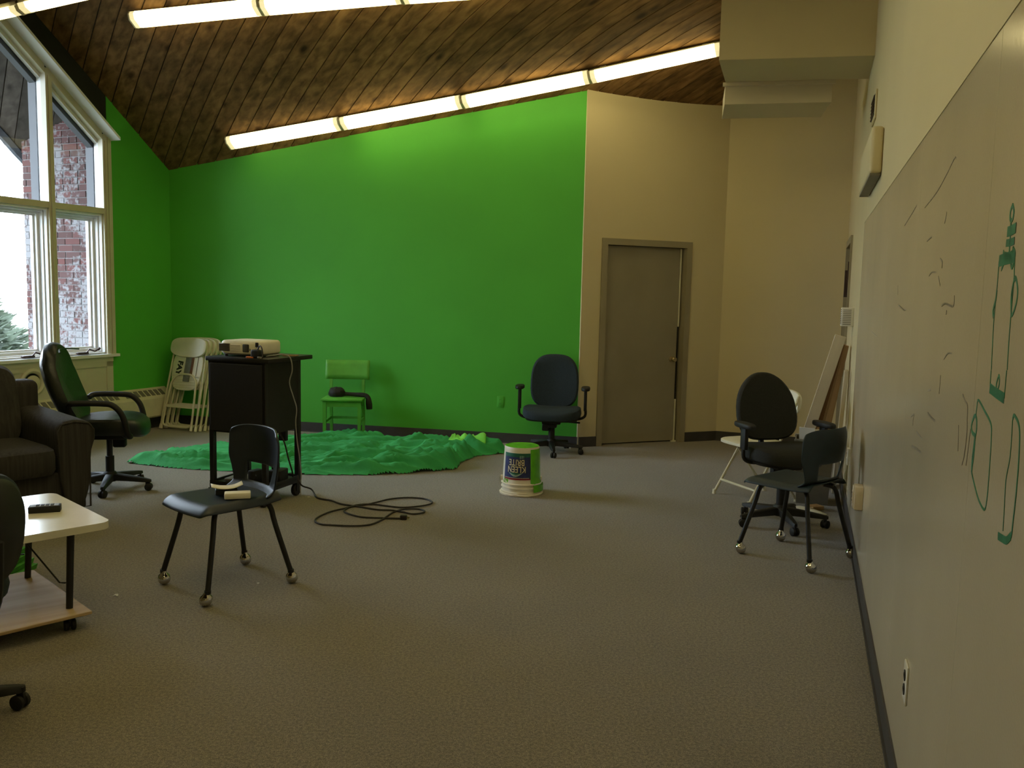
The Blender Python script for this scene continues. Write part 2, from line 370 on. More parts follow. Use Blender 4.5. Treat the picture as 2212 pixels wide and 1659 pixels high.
K = Vector((0.675, 8.475, 0)); D2 = Vector((2.195, 9.085, 0)); dD = (D2 - K).normalized()
mD = frame(K, dD, (-dD.y, dD.x)); LD = (D2 - K).length
RC = Vector((3.318, 8.655, 0)); dF = (RC - D2).normalized(); mF = frame(D2, dF, (-dF.y, dF.x)); LF = (RC - D2).length

# ------------------------------------------------------------------ setting: floor, walls, ceiling
fl = MB().box(-9, 5, -3, 11, -0.12, 0.0, m=I4)
# clip the slab to the room outline
NR = PR - dR * 6.3; LN = A0 + V * (uv(NR.x, NR.y)[1])
out = [A0 + Vector((-0.12, 0.2, 0)), K + Vector((0, 0.25, 0)), D2 + Vector((0, 0.25, 0)), RC + Vector((0.3, 0.1, 0)), NR + Vector((0.2, -0.3, 0)), LN + Vector((-0.2, -0.1, 0))]
fb = MB().prism([(p.x, p.y) for p in out][::-1], -0.1, 0.0)
floor = fb.build('floor', M['carpet'], smooth=False); tag(floor, 'speckled brown-grey loop carpet across the room', kind='structure')

def wallmesh(mtx, x0, x1, th=0.14, y0=0.0, n=24, zlow=0.0, top=None, lo=None):
    mb = MB(); vs = []
    for i in range(n + 1):
        x = x0 + (x1 - x0) * i / n
        p = mtx @ Vector((x, 0, 0)); zt = (top(x) if top else cz(p.x, p.y) + 0.012); zl = lo(x) if lo else zlow
        for y in (y0, y0 + th):
            vs += [(x, y, zl), (x, y, zt)]
    fs = []
    for i in range(n):
        a = i * 4; b = a + 4
        fs += [(a, b, b + 1, a + 1), (a + 2, a + 3, b + 3, b + 2), (a + 1, b + 1, b + 3, a + 3), (a, a + 2, b + 2, b)]
    fs += [(0, 1, 3, 2), (n * 4, n * 4 + 2, n * 4 + 3, n * 4 + 1)]
    return mb.add(vs, fs, mtx)
LB = (K - A0).length
tag(wallmesh(mB, -0.12, LB).build('wall_back', M['green'], smooth=False), 'chroma green painted back wall', kind='structure')
tag(wallmesh(mD, 0.0, LD, th=0.06).build('wall_door', M['beige'], smooth=False), 'cream wall holding the grey door', kind='structure') if False else None
# door wall has a real opening
DX0, DX1, DZ = 0.245, 1.185, 2.03
dw = empty('wall_door', kind='structure'); tag(dw, 'cream wall with the grey door')
wallmesh(mD, -0.01, DX0).build('wall_section', M['beige'], dw, smooth=False)
wallmesh(mD, DX1, LD + 0.02).build('wall_section', M['beige'], dw, smooth=False)
wallmesh(mD, DX0, DX1, zlow=DZ).build('wall_section', M['beige'], dw, smooth=False)
tag(wallmesh(mF, 0.0, LF + 0.1).build('wall_far', M['beige'], smooth=False), 'cream wall in the far right recess', kind='structure')
# right wall with a doorway near its far end
rw = empty('wall_right', kind='structure'); tag(rw, 'long cream wall above and beside the gloss writing panels')
wallmesh(mR, -4.33, -4.15).build('wall_section', M['beige'], rw, smooth=False)
wallmesh(mR, -4.15, -3.27, zlow=2.04).build('wall_section', M['beige'], rw, smooth=False)
wallmesh(mR, -3.27, 6.4, n=60).build('wall_section', M['beige'], rw, smooth=False)
mN = frame(NR, (LN - NR).normalized(), (-(LN - NR).normalized().y, (LN - NR).normalized().x))
wn = wallmesh(mN, -0.1, (LN - NR).length + 0.1, y0=0.0, th=0.14); tag(wn.build('wall_near', M['beige'], smooth=False), 'cream wall behind the camera', kind='structure')

# left wall: green end piece, gable windows, then plain wall
WV0, WV1 = 0.80, 3.30           # window unit along the wall
SILL = 0.815
wl = empty('wall_left', kind='structure'); tag(wl, 'left wall, green at its far end and glazed beside it')
wallmesh(mL, -WV0 + 0.005, 0.12, n=6).build('green_section', M['green'], wl, smooth=False)
def glow(v): return 2.955 + 0.80 * (min(v, 2 * VR - v) - WV0)     # sloping head of the window unit
wallmesh(mL, -WV1, -WV0, zlow=0.0, top=lambda x: SILL - 0.03).build('window_apron', M['frame'], wl, smooth=False)
wallmesh(mL, -WV1, -WV0 + 0.0, lo=lambda x: glow(-x) + 0.02, n=40).build('gable_panel', M['gable'], wl, smooth=False)
VEND = uv(NR.x, NR.y)[1]
wallmesh(mL, -VEND - 0.1, -WV1, n=60).build('plain_section', M['beige'], wl, smooth=False)

# ceiling: saddle roof of diagonal boards under a dark deck
def deck():
    mb = MB(); nu, nv = 24, 62; u0, u1, v0, v1 = -0.02, 8.4, -1.4, VEND + 0.3
    mb.grid(lambda a, b: tuple((A0 + U * (u0 + (u1 - u0) * a) + V * (v0 + (v1 - v0) * b) + Vector((0, 0, hz(u0 + (u1 - u0) * a, v0 + (v1 - v0) * b) + 0.026)))), nu, nv)
    mb.grid(lambda a, b: tuple((A0 + U * (-1.45 + 1.5 * a) + V * (v0 + (4.0 - v0) * b) + Vector((0, 0, hz(-1.45 + 1.5 * a, v0 + (4.0 - v0) * b) + 0.03)))), 6, 40)
    return mb
ceil = deck().build('ceiling', M['roofdeck'], smooth=False, solid=0.02); tag(ceil, 'saddle shaped ceiling of diagonal stained boards', kind='structure')
pd = Vector((math.cos(math.radians(127.3)), math.sin(math.radians(127.3)), 0)); pp = Vector((-pd.y, pd.x, 0)) * -1
PW = 0.142
def clipt(c, lim):
    # t range of c + t*pd inside lim = (u0,u1,v0,v1)
    u_, v_ = uv(c.x, c.y); q = c + pd; u2, v2 = uv(q.x, q.y); du, dv = u2 - u_, v2 - v_
    lo, hi = -1e9, 1e9
    for s, d, a, b in ((u_, du, lim[0], lim[1]), (v_, dv, lim[2], lim[3])):
        t0, t1 = (a - s) / d, (b - s) / d
        lo = max(lo, min(t0, t1)); hi = min(hi, max(t0, t1))
    return lo, hi
def plank(c, t0, t1, name, parent, m, dz):
    n = max(2, int((t1 - t0) / 0.3)); vs = []
    for i in range(n + 1):
        t = t0 + (t1 - t0) * i / n
        for s, h in ((-1, 0), (1, 0), (1, 0.02), (-1, 0.02)):
            p = c + pd * t + pp * (s * (PW / 2 - 0.0045)); vs.append((p.x, p.y, cz(p.x, p.y) + h + dz))
    fs = []
    for i in range(n):
        a = i * 4
        for k in range(4): fs.append((a + k, a + (k + 1) % 4, a + 4 + (k + 1) % 4, a + 4 + k))
    fs += [(3, 2, 1, 0), (n * 4, n * 4 + 1, n * 4 + 2, n * 4 + 3)]
    return MB().add(vs, fs).build(name, m, parent, smooth=False)
for lim, pm in (((-0.13, 8.2, -1.3, VR), 'plank'), ((-0.13, 8.2, VR, 2 * VR), 'plank'), ((-1.42, -0.15, -1.3, VR), 'weathered'), ((-1.42, -0.15, VR, 1.9 * VR), 'weathered')):
    for k in range(-120, 160):
        c = Vector((0, 8, 0)) + pp * (k * PW)
        lo, hi = clipt(c, lim)
        if hi - lo > 0.15:
            plank(c, lo, hi, 'plank' if pm == 'plank' else 'eave_plank', ceil, M[pm], random.uniform(-0.0015, 0.0025))

# overhang edge outside, grounds
mb = MB(); pts = []
for i in range(40):
    v = -1.35 + 5.3 * i / 39; p = A0 + U * -1.42 + V * v; pts.append((p.x, p.y, hz(-1.42, v) + random.uniform(-0.012, 0.012)))
mb.tube(pts, 0.055, 6); tag(mb.build('trim_1', M['slate'], smooth=False), 'ragged grey roof edge outside the window', kind='structure')

# baseboards
def baseb(name, mtx, x0, x1, lab, h=0.1):
    tag(MB().box(x0, x1, -0.012, 0.0, 0, h, mtx).box(x0, x1, -0.02, -0.012, 0, 0.012, mtx).build(name, M['base'], smooth=False), lab, kind='structure')
baseb('baseboard_back', mB, 0, LB - 0.003, 'charcoal vinyl base along the green wall')
tb = empty('baseboard_door', kind='structure'); tag(tb, 'charcoal vinyl base beside the grey door')
for a, b in ((0.004, DX0 - 0.05), (DX1 + 0.05, LD)):
    MB().box(a, b, -0.012, 0, 0, 0.1, mD).build('base_strip', M['base'], tb, smooth=False)
baseb('baseboard_far', mF, 0.0, LF, 'charcoal vinyl base in the far recess')
baseb('baseboard_right', mR, -3.2, 6.3, 'charcoal vinyl base along the writing wall')
baseb('baseboard_left', mL, -VEND, 0, 'charcoal vinyl base under the heater')

# soffit and duct box at upper right
FL_, FR_, BR_, BL_ = (1.42, 6.302), (2.52, 6.085), (2.76, 6.70), (1.62, 6.925)
def hexa(pts, z0, ztop):
    n = len(pts); vs = [(x, y, z0) for x, y in pts] + [(x, y, ztop(x, y)) for x, y in pts]
    return MB().add(vs, [tuple(range(n - 1, -1, -1)), tuple(range(n, 2 * n))] + [(i, (i + 1) % n, n + (i + 1) % n, n + i) for i in range(n)])
tag(hexa([FL_, FR_, BR_, BL_], 3.194, lambda x, y: cz(x, y) + 0.02).build('trim_2', M['soffit'], smooth=False), 'boxed cream soffit dropping from the ceiling at upper right', kind='structure')
dx = Vector((0.98, -0.2)); b0 = Vector((1.625, 6.945))
pts = [b0, b0 + dx * 0.80, b0 + dx * 0.80 + Vector((0.2, 0.98)) * 0.55, b0 + Vector((0.2, 0.98)) * 0.55]
db = hexa([tuple(p) for p in pts], 3.03, lambda x, y: 3.19)
pl_ = [b0 - Vector((0.2, 0.98)) * 0.03 - dx * 0.02, b0 + dx * 0.82 - Vector((0.2, 0.98)) * 0.03, b0 + dx * 0.82, b0 - dx * 0.02]
db2 = hexa([tuple(p) for p in pl_], 3.165, lambda x, y: 3.192)
dtr = db.build('trim_3', M['duct'], smooth=False); tag(dtr, 'small cream duct box under the soffit', kind='structure')
db2.build('ledge', M['duct'], dtr, smooth=False)

# ------------------------------------------------------------------ window unit
W1 = empty('window_1', kind='structure'); tag(W1, 'tall white gable window with sloping top lights over crank casements')
ML2 = mL
def lbox(mb, v0, v1, o0, o1, z0, z1, mi=0):   # o = outward offset
    return mb.box(-v1, -v0, o0, o1, z0, z1, mL, mi)
def sloped(mb, v0, v1, o0, o1, zf0, zf1):       # prism between two sloping lines
    vs = []
    for v in (v0, v1):
        for o in (o0, o1):
            for zf in (zf0, zf1): vs.append((-v, o, zf(v)))
    return mb.add(vs, [(0, 1, 3, 2), (4, 6, 7, 5), (0, 4, 5, 1), (2, 3, 7, 6), (0, 2, 6, 4), (1, 5, 7, 3)], mL)
RAIL0, RAIL1 = 2.205, 2.262
mull = [WV0 + 0.03, 1.435, 2.05, 2.665, WV1 - 0.03]
jw = [0.030, 0.033, 0.033, 0.033, 0.030]
for i, (vm, hw) in enumerate(zip(mull, jw)):
    mb = MB(); lbox(mb, vm - hw, vm + hw, -0.012, 0.05, SILL, glow(vm) - 0.0)
    mb.build('mullion' if 0 < i < 4 else 'side_jamb', M['frame'], W1, smooth=False)
    mb = MB(); lbox(mb, vm - hw * 0.3, vm + hw * 0.3, -0.022, -0.012, SILL, glow(vm) - 0.06); mb.build('bead', M['frame'], W1, smooth=False)
    mb = MB(); lbox(mb, vm - hw, vm + hw, 0.05, 0.105, RAIL1, glow(vm) - 0.05); mb.build('upper_reveal', M['sash'], W1, smooth=False)
    mb = MB(); lbox(mb, vm - hw, vm + hw, 0.12, 0.22, RAIL1 - 0.05, glow(vm) - 0.03); mb.build('outer_post', M['outpost'], W1, smooth=False)
mb = MB(); lbox(mb, WV0 - 0.035, WV0 + 0.005, -0.02, 0.02, SILL, glow(WV0) + 0.02); mb.build('casing', M['frame'], W1, smooth=False)
mb = MB(); lbox(mb, WV1 - 0.005, WV1 + 0.035, -0.02, 0.02, SILL, glow(WV1) + 0.02); mb.build('casing', M['frame'], W1, smooth=False)
for i in range(4):
    a, b = mull[i] + jw[i], mull[i + 1] - jw[i + 1]
    mb = MB(); lbox(mb, a, b, -0.008, 0.11, RAIL0, RAIL1); mb.build('rail', M['frame'], W1, smooth=False)
    mb = MB(); sloped(mb, a, b, -0.008, 0.06, lambda v: glow(v) - 0.075, lambda v: glow(v)); mb.build('sloping_head', M['frame'], W1, smooth=False)
    mb = MB(); sloped(mb, a, b, 0.06, 0.105, lambda v: glow(v) - 0.11, lambda v: glow(v)); mb.build('upper_reveal', M['sash'], W1, smooth=False)
    mb = MB(); sloped(mb, a, b, 0.12, 0.2, lambda v: glow(v) - 0.15, lambda v: glow(v)); mb.build('outer_post', M['outpost'], W1, smooth=False)
    mb = MB(); mb.add([(-v, o, z) for o in (0.109, 0.115) for v, z in ((a, RAIL1), (b, RAIL1), (b, glow(b) - 0.11), (a, glow(a) - 0.11))],
                      [(3, 2, 1, 0), (4, 5, 6, 7), (0, 1, 5, 4), (1, 2, 6, 5), (2, 3, 7, 6), (3, 0, 4, 7)], mL)
    mb.build('pane', M['glass'], W1, smooth=False)
    # casement: stepped stop, sash frame, pane
    z0, z1 = SILL + 0.012, RAIL0
    mb = MB()
    for o0, o1, s in ((0.015, 0.06, 0.012), (0.06, 0.11, 0.022)):
        lbox(mb, a, a + s, o0, o1, z0, z1); lbox(mb, b - s, b, o0, o1, z0, z1); lbox(mb, a, b, o0, o1, z1 - s * 1.6, z1); lbox(mb, a, b, o0, o1, z0, z0 + s)
    mb.build('casement_stop', M['sash'], W1, smooth=False)
    s0, s1 = a + 0.022, b - 0.022; q0, q1 = z0 + 0.02, z1 - 0.035
    sash = empty('sash', I4); sash.parent = W1
    mb = MB()
    for o0, o1, s in ((0.11, 0.145, 0.022), (0.145, 0.17, 0.036), (0.17, 0.19, 0.03)):
        lbox(mb, s0, s0 + s, o0, o1, q0, q1); lbox(mb, s1 - s, s1, o0, o1, q0, q1); lbox(mb, s0, s1, o0, o1, q1 - s, q1); lbox(mb, s0, s1, o0, o1, q0, q0 + s * 1.3)
    mb.build('sash_frame', M['sash'], sash, smooth=False)
    mb = MB(); lbox(mb, s0 + 0.03, s1 - 0.03, 0.160, 0.165, q0 + 0.03, q1 - 0.03); mb.build('pane', M['glass'], sash, smooth=False)
    # crank handle on the casement sill
    vc = (a + b) / 2 + (0.0 if i else 0.03) - 0.02
    mb = MB(); mb.rbox(-vc - 0.06, -vc + 0.06, -0.012, 0.03, SILL + 0.013, SILL + 0.035, 0.006, 2, mL)
    mb.tube([(-vc + 0.04, 0.0, SILL + 0.03), (-vc + 0.055, -0.02, SILL + 0.062), (-vc + 0.11, -0.03, SILL + 0.042), (-vc + 0.15, -0.035, SILL + 0.06)], 0.008, 8, m=mL)
    mb.tube([(-vc + 0.145, -0.035, SILL + 0.055), (-vc + 0.165, -0.036, SILL + 0.072)], 0.012, 8, m=mL)
    mb.build('crank_handle', M['bronze'], W1)
mb = MB(); lbox(mb, WV0 - 0.06, WV1 + 0.06, -0.045, 0.20, SILL - 0.022, SILL + 0.006); mb.build('sill', M['sash'], W1, smooth=False)
mb = MB(); lbox(mb, WV0, WV1, -0.018, 0.0, SILL - 0.07, SILL - 0.022); lbox(mb, WV0, WV0 + 0.075, -0.012, 0.0, 0.40, SILL - 0.07); lbox(mb, WV0, WV1, -0.012, 0, SILL - 0.12, SILL - 0.07)
mb.build('apron_moulding', M['frame'], W1, smooth=False)
# sloping white valance board over the head
for s in (0, 1):
    f = (lambda v: v) if s == 0 else (lambda v: 2 * VR - v)
    mb = MB(); vs = []
    for v in (WV0 - 0.035, VR):
        zb = glow(v) + 0.0
        for o in (-0.15, 0.0):
            for h in (0.0, 0.028): vs.append((-f(v), o, zb + h))
    mb.add(vs, [(0, 1, 3, 2), (4, 6, 7, 5), (0, 4, 5, 1), (2, 3, 7, 6), (0, 2, 6, 4), (1, 5, 7, 3)], mL)
    mb.build('valance_board', M['sash'], W1, smooth=False)

# porthole in the apron under the window
ph = empty('wall_port', I4, 'round cream wall port with a dark gap, under the window sill', 'vent')
mc = mL @ T(-1.70, 0, 0.60) @ RX(PI / 2)
MB().lathe([(0.085, 0.0), (0.09, 0.018), (0.108, 0.03), (0.128, 0.02), (0.135, 0.0)], 32, mc).build('ring', M['frame'], ph)
MB().lathe([(0.0, 0.003), (0.09, 0.003)], 24, mc).build('dark_gap', M['black'], ph)
MB().lathe([(0.0, 0.03), (0.05, 0.026), (0.074, 0.012), (0.078, 0.004)], 28, mc @ T(0.010, -0.012, 0)).build('damper_disc', M['frame'], ph)

# heater along the left wall
ht = empty('baseboard_heater', I4, 'long cream baseboard heater with slotted sloping top under the window', 'heater')
HV0, HV1 = 0.12, 4.2
mb = MB(); sec = [(0, 0.125), (-0.105, 0.125), (-0.115, 0.14), (-0.115, 0.325), (-0.105, 0.345), (-0.0, 0.43)]
n = len(sec); vs = [(-v, y, z) for v in (HV0, HV1) for y, z in sec]
mb.add(vs, [tuple(range(n)), tuple(range(2 * n - 1, n - 1, -1))] + [(i, n + i, n + (i + 1) % n, (i + 1) % n) for i in range(n)], mL); mb.build('casing', M['cream'], ht, smooth=False)
MB().box(-HV1, -HV0, -0.07, 0, 0.1, 0.125, mL).build('foot_strip', M['base'], ht, smooth=False)
v = 0.20; k = 0
while v < HV1 - 0.1:
    if k % 9 == 8: v += 0.07; k += 1; continue
    a0 = Vector((-0.105, 0.345)); d = (Vector((0.0, 0.43)) - a0); a1 = a0 + d * 0.12; a2 = a0 + d * 0.75; nn = Vector((-d.y, d.x)).normalized() * 0.0025
    q = []
    for vv in (v, v + 0.048):
        for p_ in (a1 + nn, a2 + nn, a2 - nn, a1 - nn): q.append((-vv, p_.x, p_.y))
    MB().add(q, [(0, 1, 2, 3), (7, 6, 5, 4), (0, 4, 5, 1), (1, 5, 6, 2), (2, 6, 7, 3), (3, 7, 4, 0)], mL).build('slot', M['greyplastic'], ht, smooth=False)
    v += 0.066; k += 1

# ------------------------------------------------------------------ outside
tag(MB().box(-40, -4.6, -20, 40, -0.6, -0.5).build('ground', M['soil'], smooth=False), 'winter lawn outside the window', kind='structure')
pier = empty('brick_pier', I4, 'weathered red brick wing wall outside the window', 'brick wall')
mP = frame(A0 + V * 0.76 + Vector((-0.917, 0.398, 0)) * 0.0, (-0.91746, 0.39783), (0.39783 * 1.0, 0.91746))
PL_, PT = 1.27, 0.30
MB().box(0.22, PL_ - 0.006, 0.004, PT, -0.5, 3.5, mP).build('mortar_core', M['mortar'], pier, smooth=False)
bh, bl, bd = 0.068, 0.212, 0.1
rr = 0
z = 0.55
bricks = []
while z < 3.42:
    x = 0.24 - (bl / 2 if rr % 2 else 0) ; x = max(x, 0.24)
    first = True
    while x < PL_ - 0.02:
        L = bl if not (first and rr % 2) else bl / 2
        if rr % 6 == 5: L = bl / 2 + 0.002
        x1 = min(x + L, PL_); 
        if PL_ - x1 < 0.05: x1 = PL_
        j = random.uniform(-0.005, 0.001)
        g = 0.006
        MB().box(x + g, x1 - g, j, 0.02 if x1 < PL_ else bd, z + g, z + bh - g * 0.6, mP).build('brick', M['brick'], pier, smooth=False)
        x = x1; first = False
    z += bh; rr += 1
# conifer and bare tree beyond
def crown(name, cx, cy, cz_, rx, rz, nleaf, m, label, trunk_h):
    root = empty(name, T(cx, cy, -0.5), label, 'tree' if 'tree' in name else 'bush')
    rnd = random.Random(len(name) + nleaf); vs = []; fs = []
    for i in range(nleaf):
        th = rnd.uniform(0, 2 * PI); ph_ = rnd.uniform(-1, 1); rad = rnd.uniform(0.55, 1.0) ** 0.5
        h = ph_; rr_ = math.sqrt(max(0, 1 - h * h)) * rad * (1 - 0.35 * (h > 0) * h)
        lump = 1 + 0.22 * noise.noise(Vector((math.cos(th) * 2, math.sin(th) * 2, h * 3)))
        p = Vector((rx * rr_ * math.cos(th) * lump, rx * rr_ * math.sin(th) * lump, cz_ + 0.5 + rz * h * rad * lump))
        d = Vector((math.cos(th), math.sin(th), rnd.uniform(-0.1, 0.9))).normalized(); s = d.orthogonal().normalized()
        s = (s * math.cos(i) + d.cross(s) * math.sin(i)); L = rnd.uniform(0.10, 0.22); wd = L * 0.22; o = len(vs)
        vs += [p - d * L * 0.3 , p + s * wd, p + d * L, p - s * wd]; fs.append((o, o + 1, o + 2, o + 3))
    MB().add(vs, fs).build('foliage', m, root, smooth=False)['kind'] = 'stuff'
    MB().tube([(0, 0, 0), (0.02, 0.01, trunk_h)], [0.06, 0.03], 8).build('trunk', M['bark'], root)
crown('conifer_bush', -8.4, 12.6, 0.45, 1.05, 1.15, 5200, M['leaf'], 'grey-green bushy conifer outside behind the lower panes', 1.2)
bt = empty('bare_tree', T(-11.5, 19.5, -0.5), 'thin leafless tree against the white sky outside', 'tree')
MB().tube([(0, 0, 0), (0.05, 0, 2.5), (0.0, 0.1, 5), (0.1, 0, 7.5)], [0.05, 0.04, 0.025, 0.01], 8).build('trunk', M['bark'], bt)
mb = MB(); rnd = random.Random(3)
for i in range(26):
    z0 = rnd.uniform(2.2, 7); a = rnd.uniform(0, 2 * PI); L = rnd.uniform(0.5, 1.3)
    mb.tube([(0.03, 0, z0), (0.03 + math.cos(a) * L * .5, math.sin(a) * L * .5, z0 + L * .35), (math.cos(a) * L, math.sin(a) * L, z0 + L * 0.9)], [0.010, 0.007, 0.003], 5)
mb.build('branches', M['bark'], bt)

# ------------------------------------------------------------------ ceiling lights
def fixture(ua, va, ub, vb, weak, label, hang=0.03):
    uc, vc = (ua + ub) / 2, (va + vb) / 2; du = 0.01
    pa = A0 + U * ua + V * va + Vector((0, 0, hz(ua, va))); pb = A0 + U * ub + V * vb + Vector((0, 0, hz(ub, vb)))
    p = (pa + pb) / 2; e1 = (pb - pa); L = e1.length - 0.004; e1.normalize()
    e2 = (V + Vector((0, 0, (hz(uc, vc + du) - hz(uc, vc - du)) / (2 * du))))
    e2 = (e2 - e1 * e2.dot(e1)).normalized(); e3 = e1.cross(e2)
    if e3.z > 0: e3 = -e3; e2 = -e2
    m = Matrix(((e1.x, e2.x, e3.x, p.x), (e1.y, e2.y, e3.y, p.y), (e1.z, e2.z, e3.z, p.z), (0, 0, 0, 1)))
    r = empty('fluorescent_light', I4, label, 'ceiling light', 'wraparound ceiling lights')
    h = L / 2
    MB().box(-h + 0.1, -h + 0.16, -0.03, 0.03, 0.002, hang, m).box(h - 0.16, h - 0.1, -0.03, 0.03, 0.002, hang, m).build('bracket', M['lampmetal'], r, smooth=False)
    MB().box(-h + 0.008, h - 0.008, -0.060, 0.060, hang, hang + 0.022, m).build('housing', M['lampmetal'], r, smooth=False)
    sec = [(-0.076, hang + 0.02), (0.076, hang + 0.02), (0.078, hang + 0.050), (0.045, hang + 0.082), (-0.045, hang + 0.082), (-0.078, hang + 0.050)]
    n = len(sec)
    def seg(x0, x1, k, nm, mm):
        vs = [(x, y * k, hang + (z - hang) * k) for x in (x0, x1) for y, z in sec]
        MB().add(vs, [tuple(range(n)), tuple(range(2 * n - 1, n - 1, -1))] + [(i, n + i, n + (i + 1) % n, (i + 1) % n) for i in range(n)], m).build(nm, mm, r, smooth=False)
    q = h - 0.055
    seg(-q, q, 1.0, 'lens', LAMPM[int(weak)])
    for s in (-1, 1):
        seg(s * q, s * (h - 0.012), 0.998, 'lens_end', LAMPM[2]); seg(s * (h - 0.012), s * h, 1.035, 'end_cap', M['lampcap'])
    return r
NTH = ['first', 'second', 'third', 'fourth']
R1 = [(0.88, 0.212), (2.11, 0.218), (3.36, 0.24), (4.60, 0.303), (5.80, 0.437)]
R2 = [(0.95, 1.475), (2.21, 1.52), (3.47, 1.56), (4.73, 1.59), (5.99, 1.60)]
R3 = [(1.12 + 1.242 * k, 3.93) for k in range(5)]
R4 = [(3.00 + 1.242 * k, 5.55) for k in range(5)]  # unseen row, placed and boosted to brighten the near wall and floor
R5 = [(3.30 + 1.242 * k, 7.00) for k in range(5)]  # further unseen row, added for more light near the camera
for i in range(4): fixture(*R1[i], *R1[i + 1], i == 0, 'ceiling light along the green wall, %s from its left end' % NTH[i] + (', dimmer than the rest' if i == 0 else ''))
for i in range(4): fixture(*R2[i], *R2[i + 1], 4, 'ceiling light in the middle row at the top edge, %s from its left end' % NTH[i])
for i in range(4): fixture(*R3[i], *R3[i + 1], 4, 'ceiling light in the row at the top left corner, %s from the window end' % NTH[i])
for i in range(3): fixture(*R4[i], *R4[i + 1], 3, 'unseen ceiling light in the row just ahead of the camera, %s from the window end' % NTH[i])
for i in range(3): fixture(*R5[i], *R5[i + 1], 3, 'unseen ceiling light in the added row right over the camera, %s from the window end' % NTH[i])
#MORE
# ------------------------------------------------------------------ doors
def door_unit(name, label, mtx, x0, x1, ztop, gap_white, knob_x, depth0=0.05):
    d = empty(name, I4, kind='structure'); tag(d, label)
    fw = 0.05
    mb = MB()
    for a, b in ((x0 - fw, x0 + 0.012), (x1 - 0.012, x1 + fw)):
        mb.box(a, b, -0.018, 0.15, 0, ztop + fw, mtx)
    mb.box(x0 + 0.012, x1 - 0.012, -0.018, 0.15, ztop - 0.012, ztop + fw, mtx)
    for a, b in ((x0 + 0.012, x0 + 0.028), (x1 - 0.028, x1 - 0.012)): mb.box(a, b, 0.095, 0.15, 0, ztop - 0.012, mtx)
    mb.build('door_frame', M['doorframe'], d, smooth=False)
    lx1 = x1 - 0.052 if gap_white else x1 - 0.016
    MB().rbox(x0 + 0.015, lx1, depth0, depth0 + 0.042, 0.012, ztop - 0.016, 0.003, 1, mtx).build('door_leaf', M['doorgrey'], d, smooth=False)
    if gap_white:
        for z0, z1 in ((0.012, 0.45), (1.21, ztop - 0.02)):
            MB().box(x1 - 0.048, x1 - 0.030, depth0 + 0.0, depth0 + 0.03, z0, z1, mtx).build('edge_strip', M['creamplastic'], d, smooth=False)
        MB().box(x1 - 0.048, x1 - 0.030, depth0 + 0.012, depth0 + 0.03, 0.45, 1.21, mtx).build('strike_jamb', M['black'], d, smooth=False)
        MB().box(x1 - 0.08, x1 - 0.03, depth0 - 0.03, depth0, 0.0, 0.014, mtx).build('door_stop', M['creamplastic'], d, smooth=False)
    MB().box(x0, x1, 0.14, 0.15, 0, ztop, mtx).build('door_back', M['black'], d, smooth=False)
    mk = mtx @ T(knob_x, depth0, 0.87) @ RX(PI / 2)
    MB().lathe([(0.0, 0.0), (0.03, 0.0), (0.03, 0.006), (0.012, 0.012), (0.011, 0.035), (0.024, 0.045), (0.027, 0.06), (0.02, 0.07), (0.0, 0.072)], 20, mk).build('door_knob', M['brass'], d)
    return d
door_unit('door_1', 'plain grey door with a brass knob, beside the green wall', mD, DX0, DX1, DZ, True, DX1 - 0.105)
d2 = door_unit('door_2', 'narrow view of a grey framed door at the far end of the writing wall', mR, -4.15, -3.27, 2.04, False, -3.40)
MB().box(-3.285, -3.26, -0.026, -0.018, 1.70, 1.86, mR).build('hinge', M['bronze'], d2, smooth=False)
MB().box(-3.8, -3.74, -0.03, 0.05, 1.55, 1.80, mR).build('closer_plate', M['bronze'], d2, smooth=False)

